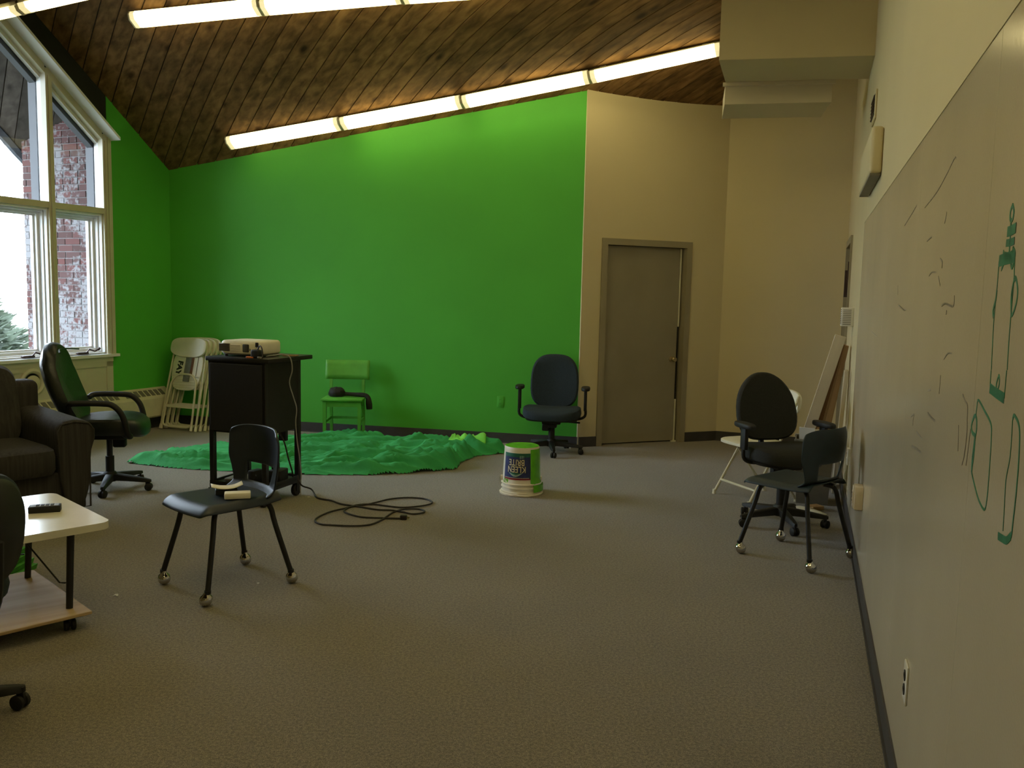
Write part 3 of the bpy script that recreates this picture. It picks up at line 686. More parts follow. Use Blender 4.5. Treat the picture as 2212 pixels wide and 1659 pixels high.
# ------------------------------------------------------------------ writing wall
wb = empty('whiteboard', I4, 'glossy full height writing panels with green marker drawings on the right wall', 'whiteboard')
edges = [-1.45, -0.67, 0.55, 1.772, 2.994, 4.215, 5.4]
for a, b in zip(edges[:-1], edges[1:]):
    MB().box(a + 0.0008, b - 0.0008, -0.006, 0.0, 0.1, 2.047, mR).build('panel', M['whiteboard'], wb, smooth=False)
MB().box(edges[0], edges[-1], -0.008, 0.0, 2.046, 2.054, mR).build('top_edge', M['beige'], wb, smooth=False)
GREEN = [(0.012,[(3.211,1.678),(3.197,1.669),(3.198,1.655),(3.217,1.651),(3.225,1.664),(3.211,1.678)]),(0.012,[(3.207,1.654),(3.211,1.631),(3.212,1.611),(3.214,1.587)]),(0.03,[(3.184,1.633),(3.215,1.633),(3.252,1.635)]),(0.022,[(3.182,1.613),(3.214,1.612),(3.248,1.613)]),(0.035,[(3.132,1.583),(3.202,1.585),(3.264,1.585)]),(0.03,[(3.177,1.589),(3.215,1.585),(3.231,1.588)]),(0.01,[(3.162,1.6),(3.173,1.589),(3.174,1.577),(3.158,1.566)]),(0.012,[(3.243,1.601),(3.234,1.586),(3.234,1.575),(3.248,1.567),(3.259,1.581),(3.26,1.591),(3.243,1.601)]),(0.006,[(3.132,1.583),(3.133,1.556),(3.133,1.529),(3.128,1.477),(3.134,1.423),(3.141,1.38)]),(0.014,[(3.133,1.529),(3.13,1.511),(3.113,1.492),(3.123,1.479)]),(0.006,[(3.262,1.585),(3.265,1.564),(3.269,1.543),(3.268,1.488),(3.269,1.439),(3.274,1.39)]),(0.01,[(3.272,1.547),(3.283,1.548),(3.302,1.529),(3.304,1.512),(3.292,1.495),(3.274,1.484),(3.265,1.497),(3.259,1.516),(3.266,1.539),(3.283,1.548)]),(0.007,[(3.139,1.379),(3.141,1.359),(3.145,1.336)]),(0.006,[(3.27,1.389),(3.27,1.364),(3.269,1.34)]),(0.03,[(3.141,1.346),(3.208,1.342),(3.269,1.34)]),(0.008,[(3.211,1.376),(3.196,1.359),(3.201,1.345),(3.218,1.357),(3.219,1.368),(3.211,1.376)]),(0.008,[(3.027,1.279),(3.029,1.297),(3.04,1.312),(3.107,1.299),(3.177,1.282),(3.19,1.256),(3.194,1.225),(3.196,1.179),(3.194,1.142),(3.179,1.121),(3.123,1.126),(3.071,1.144),(3.027,1.163)]),(0.013,[(3.027,1.163),(3.024,1.191),(3.031,1.222),(3.035,1.238),(2.998,1.242),(2.989,1.256),(3.014,1.277),(3.036,1.273),(3.044,1.254),(3.037,1.233),(3.037,1.203),(3.027,1.163)]),(0.009,[(3.345,1.313),(3.355,1.321),(3.395,1.306),(3.409,1.262),(3.411,1.203),(3.406,1.155),(3.401,1.127),(3.373,1.114)]),(0.022,[(3.4,1.129),(3.373,1.114),(3.342,1.109),(3.309,1.105)]),(0.005,[(3.345,1.313),(3.349,1.252),(3.333,1.207),(3.339,1.155),(3.342,1.122)])]
DARK = [(0.007,[(2.858,1.304),(2.893,1.294),(2.926,1.287),(2.934,1.259),(2.942,1.234),(2.934,1.185),(2.913,1.158)]),(0.006,[(2.835,1.233),(2.845,1.204),(2.852,1.177)]),(0.006,[(2.98,1.245),(2.973,1.213),(2.961,1.165)]),(0.012,[(2.018,1.054),(2.139,1.066),(2.252,1.073)]),(0.008,[(2.111,1.114),(2.244,1.112)]),(0.009,[(2.331,1.198),(2.406,1.195),(2.477,1.195)]),(0.008,[(1.948,1.14),(2.022,1.156),(2.006,1.138),(2.011,1.119)]),(0.006,[(2.513,1.319),(2.513,1.297),(2.511,1.271)]),(0.008,[(2.297,1.258),(2.357,1.266)]),(0.008,[(2.349,1.624),(2.395,1.613),(2.392,1.598)]),(0.008,[(2.442,1.497),(2.507,1.503),(2.633,1.497),(2.638,1.522)]),(0.008,[(1.29,1.494),(1.422,1.484),(1.506,1.477),(1.578,1.481)]),(0.006,[(2.036,1.692),(2.144,1.698)]),(0.007,[(2.383,1.717),(2.4,1.73),(2.408,1.744)]),(0.006,[(2.145,1.584),(2.178,1.59),(2.212,1.592),(2.292,1.589)]),(0.006,[(2.342,1.576),(2.385,1.551)]),(0.006,[(1.314,1.799),(1.575,1.824),(1.682,1.837)]),(0.006,[(2.548,1.363),(2.603,1.38),(2.67,1.384)]),(0.006,[(-0.128,1.346),(0.323,1.333)]),(0.005,[(1.215,1.571),(1.24,1.536)]),(0.005,[(1.921,1.805),(2.183,1.822),(2.375,1.852)]),(0.006,[(2.53,1.475),(2.533,1.486)]),(0.006,[(2.375,1.852),(2.475,1.872),(2.503,1.866)])]
def stroke(wd, pts, y=-0.0068):
    q = catmull([Vector((x, 0, z)) for x, z in pts], 6) if len(pts) > 2 else [Vector((x, 0, z)) for x, z in pts]
    vs = []; N = len(q)
    for i in range(N):
        t = (q[min(i + 1, N - 1)] - q[max(i - 1, 0)]); t.normalize(); s = Vector((-t.z, 0, t.x)) * wd * 0.5
        for p in (q[i] + s, q[i] - s): vs += [(p.x, y, p.z), (p.x, -0.0058, p.z)]
    fs = []
    for i in range(N - 1):
        a = i * 4; b = a + 4
        fs += [(a, a + 2, b + 2, b), (a, b, b + 1, a + 1), (a + 2, a + 3, b + 3, b + 2)]
    return MB().add(vs, fs, mR)
for wd, pts in GREEN: stroke(wd * 0.62, pts).build('marker_stroke', M['greenink'], wb, smooth=False)
for wd, pts in DARK: stroke(wd * 0.7, pts).build('faded_stroke', M['greyink'], wb, smooth=False)

# wall fittings
def outlet(mtx, x, z, label, m, proud=0.006, slots='greyplastic', box=False):
    r = empty('wall_outlet', I4, label, 'outlet')
    if box: MB().rbox(x - 0.052, x + 0.052, -0.045, 0, z - 0.062, z + 0.062, 0.005, 2, mtx).build('surface_box', m, r)
    o = -0.045 if box else 0
    MB().rbox(x - 0.036, x + 0.036, o - proud, o, z - 0.058, z + 0.058, 0.0028, 2, mtx).build('plate', m, r)
    for s in (-1, 1):
        sk = MB().lathe([(0.0, 0.0), (0.0165, 0.0), (0.0165, 0.0025), (0.0, 0.0025)], 16, mtx @ T(x, o - proud, z + s * 0.021) @ RX(PI / 2)).build('socket', m if slots != 'black' else M['black'], r)
        mb = MB()
        for dx_ in (-0.006, 0.006): mb.box(x + dx_ - 0.0012, x + dx_ + 0.0012, o - proud - 0.0035, o - proud - 0.002, z + s * 0.021 - 0.003, z + s * 0.021 + 0.006, mtx)
        mb.build('slot', M['black'], r, smooth=False)
    return r
outlet(mB, 3.695, 0.417, 'outlet painted over in green on the back wall', M['green'])
outlet(mR @ T(0, -0.006, 0), 2.30, 0.40, 'white double outlet low on the writing wall nearest the camera', M['white'], slots='black')
outlet(mR @ T(0, -0.006, 0), 0.055, 0.46, 'ivory outlet box low on the writing wall behind the navy chair', M['plate'], box=True)
outlet(mR @ T(0, -0.006, 0), -1.41, 0.43, 'white outlet low on the wall beside the leaning boards', M['white'], proud=0.02)
vt = empty('air_vent', I4, 'small brown slotted air vent high on the right wall', 'vent')
MB().rbox(-1.34, -1.02, -0.012, 0, 2.66, 2.84, 0.004, 1, mR).build('vent_frame', M['beige'], vt)
MB().box(-1.31, -1.05, -0.014, -0.008, 2.685, 2.815, mR).build('vent_back', M['black'], vt, smooth=False)
for i in range(6): MB().box(-1.31, -1.05, -0.02, -0.013, 2.69 + i * 0.022, 2.697 + i * 0.022, mR).build('louver', M['bronze'], vt, smooth=False)
sb = empty('wall_casing', I4, 'long cream casing fixed on the right wall above the writing panels', 'casing')
MB().rbox(-1.25, -0.20, -0.065, 0, 2.205, 2.46, 0.02, 3, mR).build('cover', M['beige'], sb)
MB().box(-1.24, -0.21, -0.06, -0.005, 2.195, 2.207, mR).build('shaded_underside', M['greyplastic'], sb, smooth=False)  # grey strip paints the shade on the casing's underside
tb_ = empty('louvered_box', I4, 'small white louvered box on the wall above the leaning boards', 'wall box')
MB().rbox(-2.42, -2.22, -0.09, 0, 1.315, 1.46, 0.006, 2, mR).build('case', M['white'], tb_)
for i in range(9): 
    MB().box(-2.40, -2.24, -0.0915, -0.089, 1.328 + i * 0.0138, 1.334 + i * 0.0138, mR).build('louver', M['black'], tb_, smooth=False)
    MB().box(-2.2205, -2.2185, -0.08, -0.02, 1.328 + i * 0.0138, 1.333 + i * 0.0138, mR).build('louver', M['greyplastic'], tb_, smooth=False)

# boards leaning against the right wall
def lean(name, mtx_s, base_off, top_off, top_z, width, th, m, label, tilt_end=0.0):
    p0 = mR @ Vector((mtx_s, -base_off, 0.0)); p1 = mR @ Vector((mtx_s + tilt_end, -top_off, top_z)); d = (p1 - p0); L = d.length; d.normalize()
    sd = Vector((-dR.x, -dR.y, 0)); nn = d.cross(sd).normalized(); sd = nn.cross(d)
    mt = Matrix(((sd.x, nn.x, d.x, p0.x), (sd.y, nn.y, d.y, p0.y), (sd.z, nn.z, d.z, p0.z), (0, 0, 0, 1)))
    o = MB().rbox(-th / 2, th / 2, -width / 2, width / 2, 0.02, L, 0.003, 1).build(name, m, smooth=False); o.matrix_world = mt
    tag(o, label, 'board', 'boards leaning in the corner'); return o
lean('leaning_board', -2.26, 0.40, 0.085, 1.24, 0.085, 0.025, M['boardwhite'], 'whitewashed board, outermost of those leaning on the right wall')
lean('leaning_board', -2.31, 0.315, 0.070, 1.17, 0.034, 0.05, M['boardbrown'], 'dark red-brown board leaning right behind the whitewashed one')
lean('leaning_board', -2.37, 0.275, 0.058, 1.17, 0.030, 0.05, M['boardtan'], 'thin tan board in the middle of the leaning boards')
lean('leaning_board', -2.45, 0.225, 0.050, 1.16, 0.075, 0.06, M['boardtan'], 'thick tan board leaning nearest the wall, with a knot near its top')
lean('leaning_board', -2.10, 0.075, 0.035, 0.98, 0.03, 0.10, M['boardwhite'], 'short pale strip leaning upright against the wall beside the thick tan board')

# ------------------------------------------------------------------ student chairs on ball casters
def student_chair(mtx, shell, label):
    r = empty('student_chair', mtx, label, 'chair', 'plastic student chairs on ball casters')
    def seat(a, b):
        x = -1 + 2 * a; x = math.copysign(abs(x) ** 0.8, x); y = 0.245 - 0.44 * b
        hw = 0.218 + 0.010 * math.sin(PI * min(1, b * 1.1)) - 0.015 * b - 0.03 * max(0, 1 - b / 0.12) ** 2
        lip = max(0, 1 - b / 0.16) ** 1.8; side = max(0, (abs(x) - 0.78) / 0.22) ** 1.6
        z = 0.468 - 0.048 * max(lip, 0.72 * side) - 0.010 * math.sin(PI * b) * (1 - x * x) + 0.010 * max(0, (b - 0.8) / 0.2)
        y += 0.014 * (1 - x * x) * (1 - b)
        return (x * hw, y, z)
    MB().grid(seat, 24, 20).build('seat', shell, r, solid=0.011, sub=1, angle=180)
    xs = [-1, -.94, -.85, -.7, -.55, -.52, -.3, 0, .3, .52, .55, .7, .85, .94, 1]
    ts = [0, .04, .09, .12, .25, .36, .39, .5, .62, .75, .86, .94, .98, 1]
    def back(a, b):
        i = min(int(round(a * 14)), 14); j = min(int(round(b * 13)), 13); x, t = xs[i], ts[j]
        hw = 0.196 + 0.040 * max(0, min(1, (t - 0.15) / 0.35)) - 0.026 * max(0, (t - 0.8) / 0.2) ** 2
        y = -0.182 - 0.045 * t + 0.075 * x * x * min(1, 0.35 + t * 1.3) - 0.018 * math.sin(PI * t)
        if t < 0.12: y += 0.05 * (1 - t / 0.12) ** 2
        z = 0.460 + 0.335 * t - 0.020 * max(0, (abs(x) - 0.7) / 0.3) ** 2 * max(0, (t - 0.75) / 0.25) - 0.010 * x * x * (t > 0.9)
        return (x * hw, y, z)
    MB().grid(back, 14, 13, skip=lambda i, j: 4 <= i <= 9 and 3 <= j <= 5).build('backrest', shell, r, solid=0.011, sub=1, angle=180)
    mb = MB()
    for s in (-1, 1): mb.tube([(s * 0.135, 0.14, 0.437), (s * 0.135, -0.15, 0.437)], 0.011, 8)
    mb.tube([(-0.135, 0.0, 0.43), (0.135, 0.0, 0.43)], 0.011, 8); mb.build('under_frame', M['blacksteel'], r)
    for sx in (-1, 1):
        for sy in (-1, 1):
            e = (sx * 0.221, sy * 0.229)
            MB().tube([(sx * 0.11, sy * 0.10, 0.436), (sx * 0.142, sy * 0.137, 0.426), (sx * 0.158, sy * 0.156, 0.395), (sx * 0.172, sy * 0.172, 0.31), (e[0], e[1], 0.065)], 0.0135, 10, smooth=4).build('leg', M['blacksteel'], r)
            cs = empty('caster', I4); cs.parent = r
            a = random.uniform(0, 6.28); ox, oy = 0.010 * math.cos(a), 0.010 * math.sin(a)
            bm = MB(); N = 14
            bm.lathe([(0.0, 0.0)] + [(0.030 * math.sin(PI * k / N), 0.030 - 0.030 * math.cos(PI * k / N)) for k in range(1, N)] + [(0.0, 0.060)], 20, T(e[0] + ox, e[1] + oy, 0)).build('ball', M['chrome'], cs)
            MB().lathe([(0.0305, 0.034), (0.0305, 0.038), (0.026, 0.050), (0.014, 0.062), (0.011, 0.07)], 20, T(e[0] + ox * 0.6, e[1] + oy * 0.6, 0)).build('hood', M['chrome'], cs)
            MB().lathe([(0.016, 0.062), (0.016, 0.078)], 12, T(e[0], e[1], 0)).build('collar', M['blacksteel'], cs)
    return r
student_chair(at(-1.430, 4.243, -0.665, -0.747), M['navy'], 'navy student chair in the foreground with paper scraps on its seat')
student_chair(at(1.692, 4.946, -0.65, 0.76), M['teal'], 'navy student chair close to the writing wall, its back to the camera')

def seat_pt(lx, ly, lz, mtx=at(-1.430, 4.243, -0.665, -0.747)): return mtx @ T(lx, ly, lz)
# things on the near chair's seat
mt = T(-1.345, 4.155, 0.471) @ RZ(0.30)
o = MB().rbox(-0.062, 0.062, -0.03, 0.03, 0, 0.03, 0.005, 2).build('paper_box', M['paper']); o.matrix_world = mt
tag(o, 'small off-white card box on the seat of the foreground chair', 'box')
mt = T(-1.425, 4.235, 0.471) @ RZ(0.38)
def curl(a, b):
    x = -0.075 + 0.15 * a; y = -0.04 + 0.08 * b
    return (x, y, 0.033 + 0.014 * (2 * a - 1) ** 2 + 0.02 * max(0, a - 0.75) + 0.004 * math.sin(3 * b))
o = MB().grid(curl, 10, 6).build('curled_paper', M['paper'], solid=0.003); o.matrix_world = mt; tag(o, 'curled white paper propped on the card box on the foreground chair', 'paper')
o = MB().rbox(-0.055, 0.05, -0.035, 0.035, 0.001, 0.028, 0.004, 1).build('black_case', M['black']); o.matrix_world = mt; tag(o, 'small black case under the curled paper on the foreground chair', 'case')

# ------------------------------------------------------------------ office chairs
def caster_twin(p, a, parent, r=0.027, m=None):
    mt = T(p[0], p[1], 0) @ RZ(a); mb = MB()
    for s in (-1, 1): mb.lathe([(0.0, 0.0), (r * 0.8, 0.0), (r, 0.004), (r, 0.016), (r * 0.8, 0.02), (0, 0.02)], 16, mt @ T(s * 0.014 - (0.010), 0, r) @ RY(PI / 2))
    mb.rbox(-0.006, 0.006, -0.012, 0.022, r * 0.7, r * 2.3, 0.003, 1, mt); mb.tube([(0, 0.012, r * 1.6), (0, 0.012, r * 3.0)], 0.007, 8, m=mt)
    return mb.build('caster', m or M['black'], parent)
def office_base(r, a0=0.3, col_top=0.40, rad=0.29, m=None):
    m = m or M['black']
    sb = empty('star_base', I4); sb.parent = r
    MB().lathe([(0.0, 0.062), (0.045, 0.062), (0.05, 0.075), (0.048, 0.12), (0.036, 0.135), (0.0, 0.135)], 20).build('hub', m, sb)
    for k in range(5):
        a = a0 + 2 * PI * k / 5; c, s = math.cos(a), math.sin(a); mt = RZ(a)
        rings = []
        for x, w_, z0, z1 in ((0.03, 0.030, 0.070, 0.122), (0.15, 0.026, 0.068, 0.108), (0.26, 0.020, 0.064, 0.092), (rad, 0.018, 0.062, 0.086), (rad + 0.018, 0.010, 0.064, 0.082)):
            rings.append([(x, -w_, z0), (x, w_, z0), (x, w_ * 0.9, z1 - 0.006), (x, w_ * 0.6, z1), (x, -w_ * 0.6, z1), (x, -w_ * 0.9, z1 - 0.006)])
        MB().rings(rings, mt).build('base_arm', m, sb)
        caster_twin((c * rad, s * rad), a + 1.1 + 0.7 * k, sb, m=m)
    MB().lathe([(0.030, 0.11), (0.030, 0.25), (0.021, 0.252), (0.021, col_top)], 16).build('gas_column', m, r)
def task_chair(mtx, fab, label, seat_z=0.47, back_top=1.0, a0=0.3, arms=True, bw=0.46, lean=0.10, egg=0.0, back_shift=0.0, arm_w=0.29, bh0=0.50, seat_w=0.51, arm_h=0.0, ntop=2.35):
    r = empty('office_chair', mtx, label, 'chair')
    office_base(r, a0, seat_z - 0.07)
    mb = MB(); mb.rbox(-0.09, 0.09, -0.14, 0.10, seat_z - 0.09, seat_z - 0.03, 0.012, 2); mb.rbox(-0.05, 0.05, -0.05, 0.05, seat_z - 0.13, seat_z - 0.085, 0.01, 2); mb.rbox(0.02, 0.09, -0.01, 0.05, seat_z - 0.16, seat_z - 0.08, 0.008, 1)
    mb.build('mechanism', M['black'], r)
    MB().tube([(-0.08, 0.04, seat_z - 0.05), (-0.16, 0.05, seat_z - 0.045), (-0.26, 0.05, seat_z - 0.035)], 0.007, 8).tube([(-0.08, -0.03, seat_z - 0.06), (-0.17, -0.02, seat_z - 0.075), (-0.27, -0.02, seat_z - 0.08)], 0.009, 8).build('lever', M['black'], r)
    ol = superell(seat_w, 0.47, 3.0, 40)
    bend = lambda x, y, h: (x, y, seat_z - 0.035 + h - 0.05 * max(0, (y - 0.10) / 0.14) ** 2 * 0.5 + 0.02 * (x / 0.25) ** 2 * (h > 0.05))
    MB().rings(pad(ol, SOFT(0.09), bend)).build('seat', fab, r)
    MB().rings(pad([(x * 0.93, y * 0.93) for x, y in ol], [(0.3, 0), (0.95, 0.0), (1.0, 0.02)], lambda x, y, h: (x, y, seat_z - 0.052 + h))).build('seat_pan', M['black'], r)
    # back
    H = back_top - (seat_z + bh0 - 0.47)
    zc = seat_z + bh0 - 0.47
    ob = []
    for k in range(44):
        a = 2 * PI * k / 44; c, s = math.cos(a), math.sin(a)
        n_ = ntop if s > 0 else 3.2
        y = 0.5 + 0.5 * math.copysign(abs(s) ** (2 / n_), s); x = math.copysign(abs(c) ** (2 / n_), c)
        wd = bw / 2 * (1 - egg * max(0, y - 0.35) ** 1.5)
        ob.append((x * wd, y * H))
    def bb(x, y, h):
        t = y / H
        return (x + back_shift * t, -0.215 - lean * t - 0.03 * math.sin(PI * t * 0.9) + 0.05 * (x / (bw / 2)) ** 2 + h * 1.0 - 0.04, zc + y)
    MB().rings(pad(ob, [(0.05, 0.0), (0.8, 0.0), (0.97, 0.008), (1.0, 0.022), (0.985, 0.04), (0.93, 0.056), (0.7, 0.066), (0.05, 0.07)], bb)).build('backrest', fab, r)
    MB().rings(pad([(x * 0.92, H * 0.04 + y * 0.92) for x, y in ob], [(0.2, -0.014), (0.9, -0.012), (1.0, 0.004)], bb)).build('back_shell', M['black'], r)
    MB().tube([(0, -0.10, seat_z - 0.055), (0, -0.24, seat_z - 0.05), (0, -0.30, seat_z + 0.02), (0, -0.31 - lean * 0.3, seat_z + 0.22)], 0.020, 8, smooth=4).build('back_support', M['black'], r)
    if arms:
        for s in (-1, 1):
            ar = empty('armrest', I4); ar.parent = r
            x = s * arm_w
            MB().tube([(s * 0.12, 0.0, seat_z - 0.05), (s * 0.24, 0.0, seat_z - 0.045), (x, 0.0, seat_z - 0.01), (x, 0.0, seat_z + 0.08)], 0.013, 8, smooth=4).build('arm_bracket', M['black'], ar)
            MB().rbox(x - 0.014, x + 0.014, -0.033, 0.033, seat_z + 0.04, seat_z + 0.2 + arm_h, 0.006, 2).build('arm_post', M['black'], ar)
            MB().rings(pad(superell(0.085, 0.24, 2.4, 28, x, 0.0), SOFT(0.035), lambda a, b, h: (a, b, seat_z + arm_h + 0.185 + h))).build('arm_pad', M['black'], ar)
    return r
task_chair(at(0.39, 8.14, -0.12, -1.0), M['bluefab'], 'dark blue upholstered office chair standing against the green wall', seat_z=0.375, back_top=0.93, a0=1.724, bw=0.475, lean=0.06, egg=0.12, arm_w=0.315, seat_w=0.56, arm_h=0.05, ntop=2.9)
task_chair(at(1.83, 5.67, 0.22, -1.0), M['blackfab'], 'black office chair with armrests behind the navy chair by the writing wall', seat_z=0.475, back_top=1.0, a0=0.12, bw=0.46, lean=0.10, egg=0.42, arm_w=0.29, bh0=0.53)

def leather_chair(mtx, label):
    r = empty('leather_chair', mtx, label, 'chair'); office_base(r, 0.065, 0.40, 0.29)
    sz = 0.47
    mb = MB(); mb.rbox(-0.10, 0.10, -0.15, 0.13, sz - 0.085, sz - 0.035, 0.012, 2); mb.build('mechanism', M['black'], r)
    MB().rbox(-0.06, 0.0, 0.02, 0.11, sz - 0.16, sz - 0.06, 0.01, 1).build('tilt_knob', M['black'], r)
    MB().tube([(-0.09, 0.03, sz - 0.05), (-0.18, 0.02, sz - 0.08), (-0.24, 0.02, sz - 0.10)], 0.008, 8).build('lever', M['black'], r)
    ol = superell(0.53, 0.52, 2.7, 44, 0, 0.02)
    MB().rings(pad(ol, SOFT(0.125), lambda x, y, h: (x, y, sz - 0.05 + h - 0.055 * max(0, (y - 0.08) / 0.2) ** 2 * 0.5 + 0.018 * (x / 0.26) ** 2))).build('seat', M['leather'], r)
    H = 0.615; ob = []
    for k in range(48):
        a = 2 * PI * k / 48; c, s = math.cos(a), math.sin(a); n_ = 2.2 if s > 0 else 3.0
        y = 0.5 + 0.5 * math.copysign(abs(s) ** (2 / n_), s); x = math.copysign(abs(c) ** (2 / n_), c)
        ob.append((x * 0.245 * (1 - 0.16 * max(0, y - 0.3)), y * H))
    def bb(x, y, h):
        t = y / H
        return (x, -0.19 - 0.20 * t - 0.05 * math.sin(PI * t) + 0.10 * (x / 0.255) ** 2 * (0.6 + 0.4 * t) + h - 0.07 + 0.045 * max(0, t - 0.72) / 0.28, sz + 0.03 + y * 0.955)
    MB().rings(pad(ob, [(0.05, 0.0), (0.8, 0.0), (0.97, 0.012), (1.0, 0.04), (0.985, 0.075), (0.93, 0.10), (0.7, 0.118), (0.05, 0.122)], bb)).build('backrest', M['leather'], r)
    # stitched head roll seam
    seam = [bb(x, 0.545 + 0.02 * math.cos(x * 6), 0.119 - 0.02 * (abs(x) / 0.24) ** 3) for x in [(-0.22 + 0.044 * i) for i in range(11)]]
    MB().tube(seam, 0.006, 6).build('seam', M['leather'], r)
    for s in (-1, 1):
        x = s * 0.285
        MB().tube([(s * 0.25, -0.20, sz + 0.185), (x, -0.16, sz + 0.205), (x, 0.02, sz + 0.205), (x, 0.10, sz + 0.19), (x, 0.16, sz + 0.12), (s * 0.27, 0.19, sz - 0.01), (s * 0.20, 0.19, sz - 0.045), (s * 0.08, 0.12, sz - 0.05)], 0.021, 10, smooth=5).build('armrest', M['black'], r)
    return r
leather_chair(at(-2.965, 6.245, 1.0, 0.20), 'high-backed black leather office chair beside the grey sofa')
task_chair(at(-1.96, 2.74, -1.0, 0.16), M['bluefab'], 'dark office chair cut off by the left edge, in front of the white table', seat_z=0.45, back_top=0.885, a0=0.45, bw=0.44, lean=0.02, arms=False, bh0=0.50)

# ------------------------------------------------------------------ folding chairs
def folded_chair(mtx, label, writing):
    # stands in its own plane: x width, z up along the frame, front at -y
    r = empty('folding_chair', mtx, label, 'chair', 'stack of folded cream chairs')
    mB_ = M['cream']
    mb = MB()
    mb.tube([(-0.225, 0.004, 0.02), (-0.222, 0.002, 0.40), (-0.208, 0, 0.85)], 0.0105, 8); mb.build('back_leg', mB_, r)
    MB().tube([(0.225, 0.004, 0.02), (0.222, 0.002, 0.40), (0.208, 0, 0.85)], 0.0105, 8).build('back_leg', mB_, r)
    # inner U frame: top bow, side legs, bottom bow
    top = [(-0.165, -0.022, 0.40), (-0.15, -0.022, 0.50), (-0.09, -0.022, 0.565), (0.0, -0.022, 0.575), (0.09, -0.022, 0.565), (0.15, -0.022, 0.50), (0.165, -0.022, 0.40)]
    bot = [(0.185, -0.02, 0.10), (0.165, -0.02, 0.045), (0.12, -0.02, 0.03), (0.0, -0.02, 0.028), (-0.12, -0.02, 0.03), (-0.165, -0.02, 0.045), (-0.185, -0.02, 0.10)]
    MB().tube(top + bot, 0.0105, 8, closed=True, smooth=4).build('front_leg_frame', mB_, r)
    MB().box(-0.19, 0.19, -0.029, -0.024, 0.225, 0.255).build('cross_bar', mB_, r, smooth=False)
    for x, z, y in ((-0.226, 0.0, 0.004), (0.226, 0.0, 0.004), (-0.19, 0.0, -0.02), (0.19, 0.0, -0.02)):
        MB().lathe([(0.0, 0.0), (0.016, 0.0), (0.015, 0.03), (0.0125, 0.05), (0.0, 0.05)], 12, T(x, y, z)).build('foot_cap', M['creamplastic'], r)
        if abs(x) < 0.2: MB().tube([(x, y, 0.03), (x * 0.98, y, 0.11)], 0.0105, 8).build('foot_stub', mB_, r)
    # seat seen from below
    ol = superell(0.385, 0.42, 3.4, 40, 0, 0.62)
    MB().rings(pad([(x * (1 - 0.10 * max(0, (0.62 - y) / 0.21)), y) for x, y in ol], [(0.95, -0.012), (1.0, -0.008), (1.0, 0.012), (0.95, 0.016)], lambda x, y, h: (x, h, y))).build('seat', M['creamplastic'], r)
    mb = MB()
    for k in range(4): mb.box(-0.16 + k * 0.008, 0.16 - k * 0.008, -0.0165, -0.012, 0.515 - 0.027 * k, 0.524 - 0.027 * k)
    mb.box(-0.185, 0.185, -0.0165, -0.012, 0.555, 0.561); mb.build('seat_ribs', mB_, r, smooth=False)
    # backrest
    ob = superell(0.455, 0.195, 3.2, 44, 0, 0.86)
    ob = [(x, y + (0.012 if y < 0.86 else 0) * (1 - (x / 0.2275) ** 2) * -1) for x, y in ob]
    MB().rings(pad(ob, [(0.97, -0.016), (1.0, -0.010), (1.0, 0.010), (0.97, 0.016)], lambda x, y, h: (x, h - 0.034 + 0.020 * (1 - (x / 0.23) ** 2), y))).build('backrest', M['creamplastic'], r)
    if writing:
        MB().box(-0.02, 0.055, -0.0235, -0.0125, 0.50, 0.80).build('tape_strip', M['tape'], r, smooth=False)
        MB().box(0.055, 0.078, -0.0195, -0.012, 0.56, 0.83).build('tape_edge', M['boardbrown'], r, smooth=False)
        MB().tube([(0.13, -0.015, 0.80), (0.132, -0.016, 0.6), (0.13, -0.015, 0.55), (0.18, -0.015, 0.545)], 0.0025, 5).build('wire', M['greyplastic'], r)
        t = textmesh('FAY', 0.085, 0.004, M['ink'], 'marker_name', r, T(-0.115, -0.0125, 0.715) @ RX(PI / 2) @ RZ(-PI / 2 - 0.12), bold=0.004)
    return r
def textmesh(s, size, ext, m, name, parent, mtx, bold=0.0, warp=None, sx=1.0, spacing=1.0, align='LEFT'):
    cu = bpy.data.curves.new('txt', 'FONT'); cu.body = s; cu.size = size; cu.extrude = ext / 2; cu.offset = bold; cu.resolution_u = 3; cu.space_line = spacing; cu.align_x = align
    ob = bpy.data.objects.new('txt', cu); COL.objects.link(ob); bpy.context.view_layer.update()
    me = bpy.data.meshes.new_from_object(ob.evaluated_get(bpy.context.evaluated_depsgraph_get()))
    bpy.data.objects.remove(ob); bpy.data.curves.remove(cu)
    for v in me.vertices:
        p = mtx @ Vector((v.co.x * sx, v.co.y, v.co.z)); v.co = warp(p) if warp else p
    me.materials.clear(); me.materials.append(m); o = bpy.data.objects.new(name, me); COL.objects.link(o); o.parent = parent; return o
ORD = ['front cream folding chair of the folded stack, marked FAY with a grey tape strip', 'second cream folding chair of the folded stack behind the FAY one', 'third cream folding chair of the folded stack, last but one', 'rearmost cream folding chair of the folded stack near the corner']
fx, fy = -0.37, -0.93
for i in range(4):
    bx_, by_ = -3.52 + 0.37 * 0.040 * i + 0.022 * i, 8.93 + 0.93 * 0.040 * i
    mt = T(bx_, by_, 0.004) @ RZ(math.atan2(-0.37, 0.93)) @ RX(-0.255) @ Matrix.Scale(1.035, 4)
    folded_chair(mt, ORD[i], i == 0)

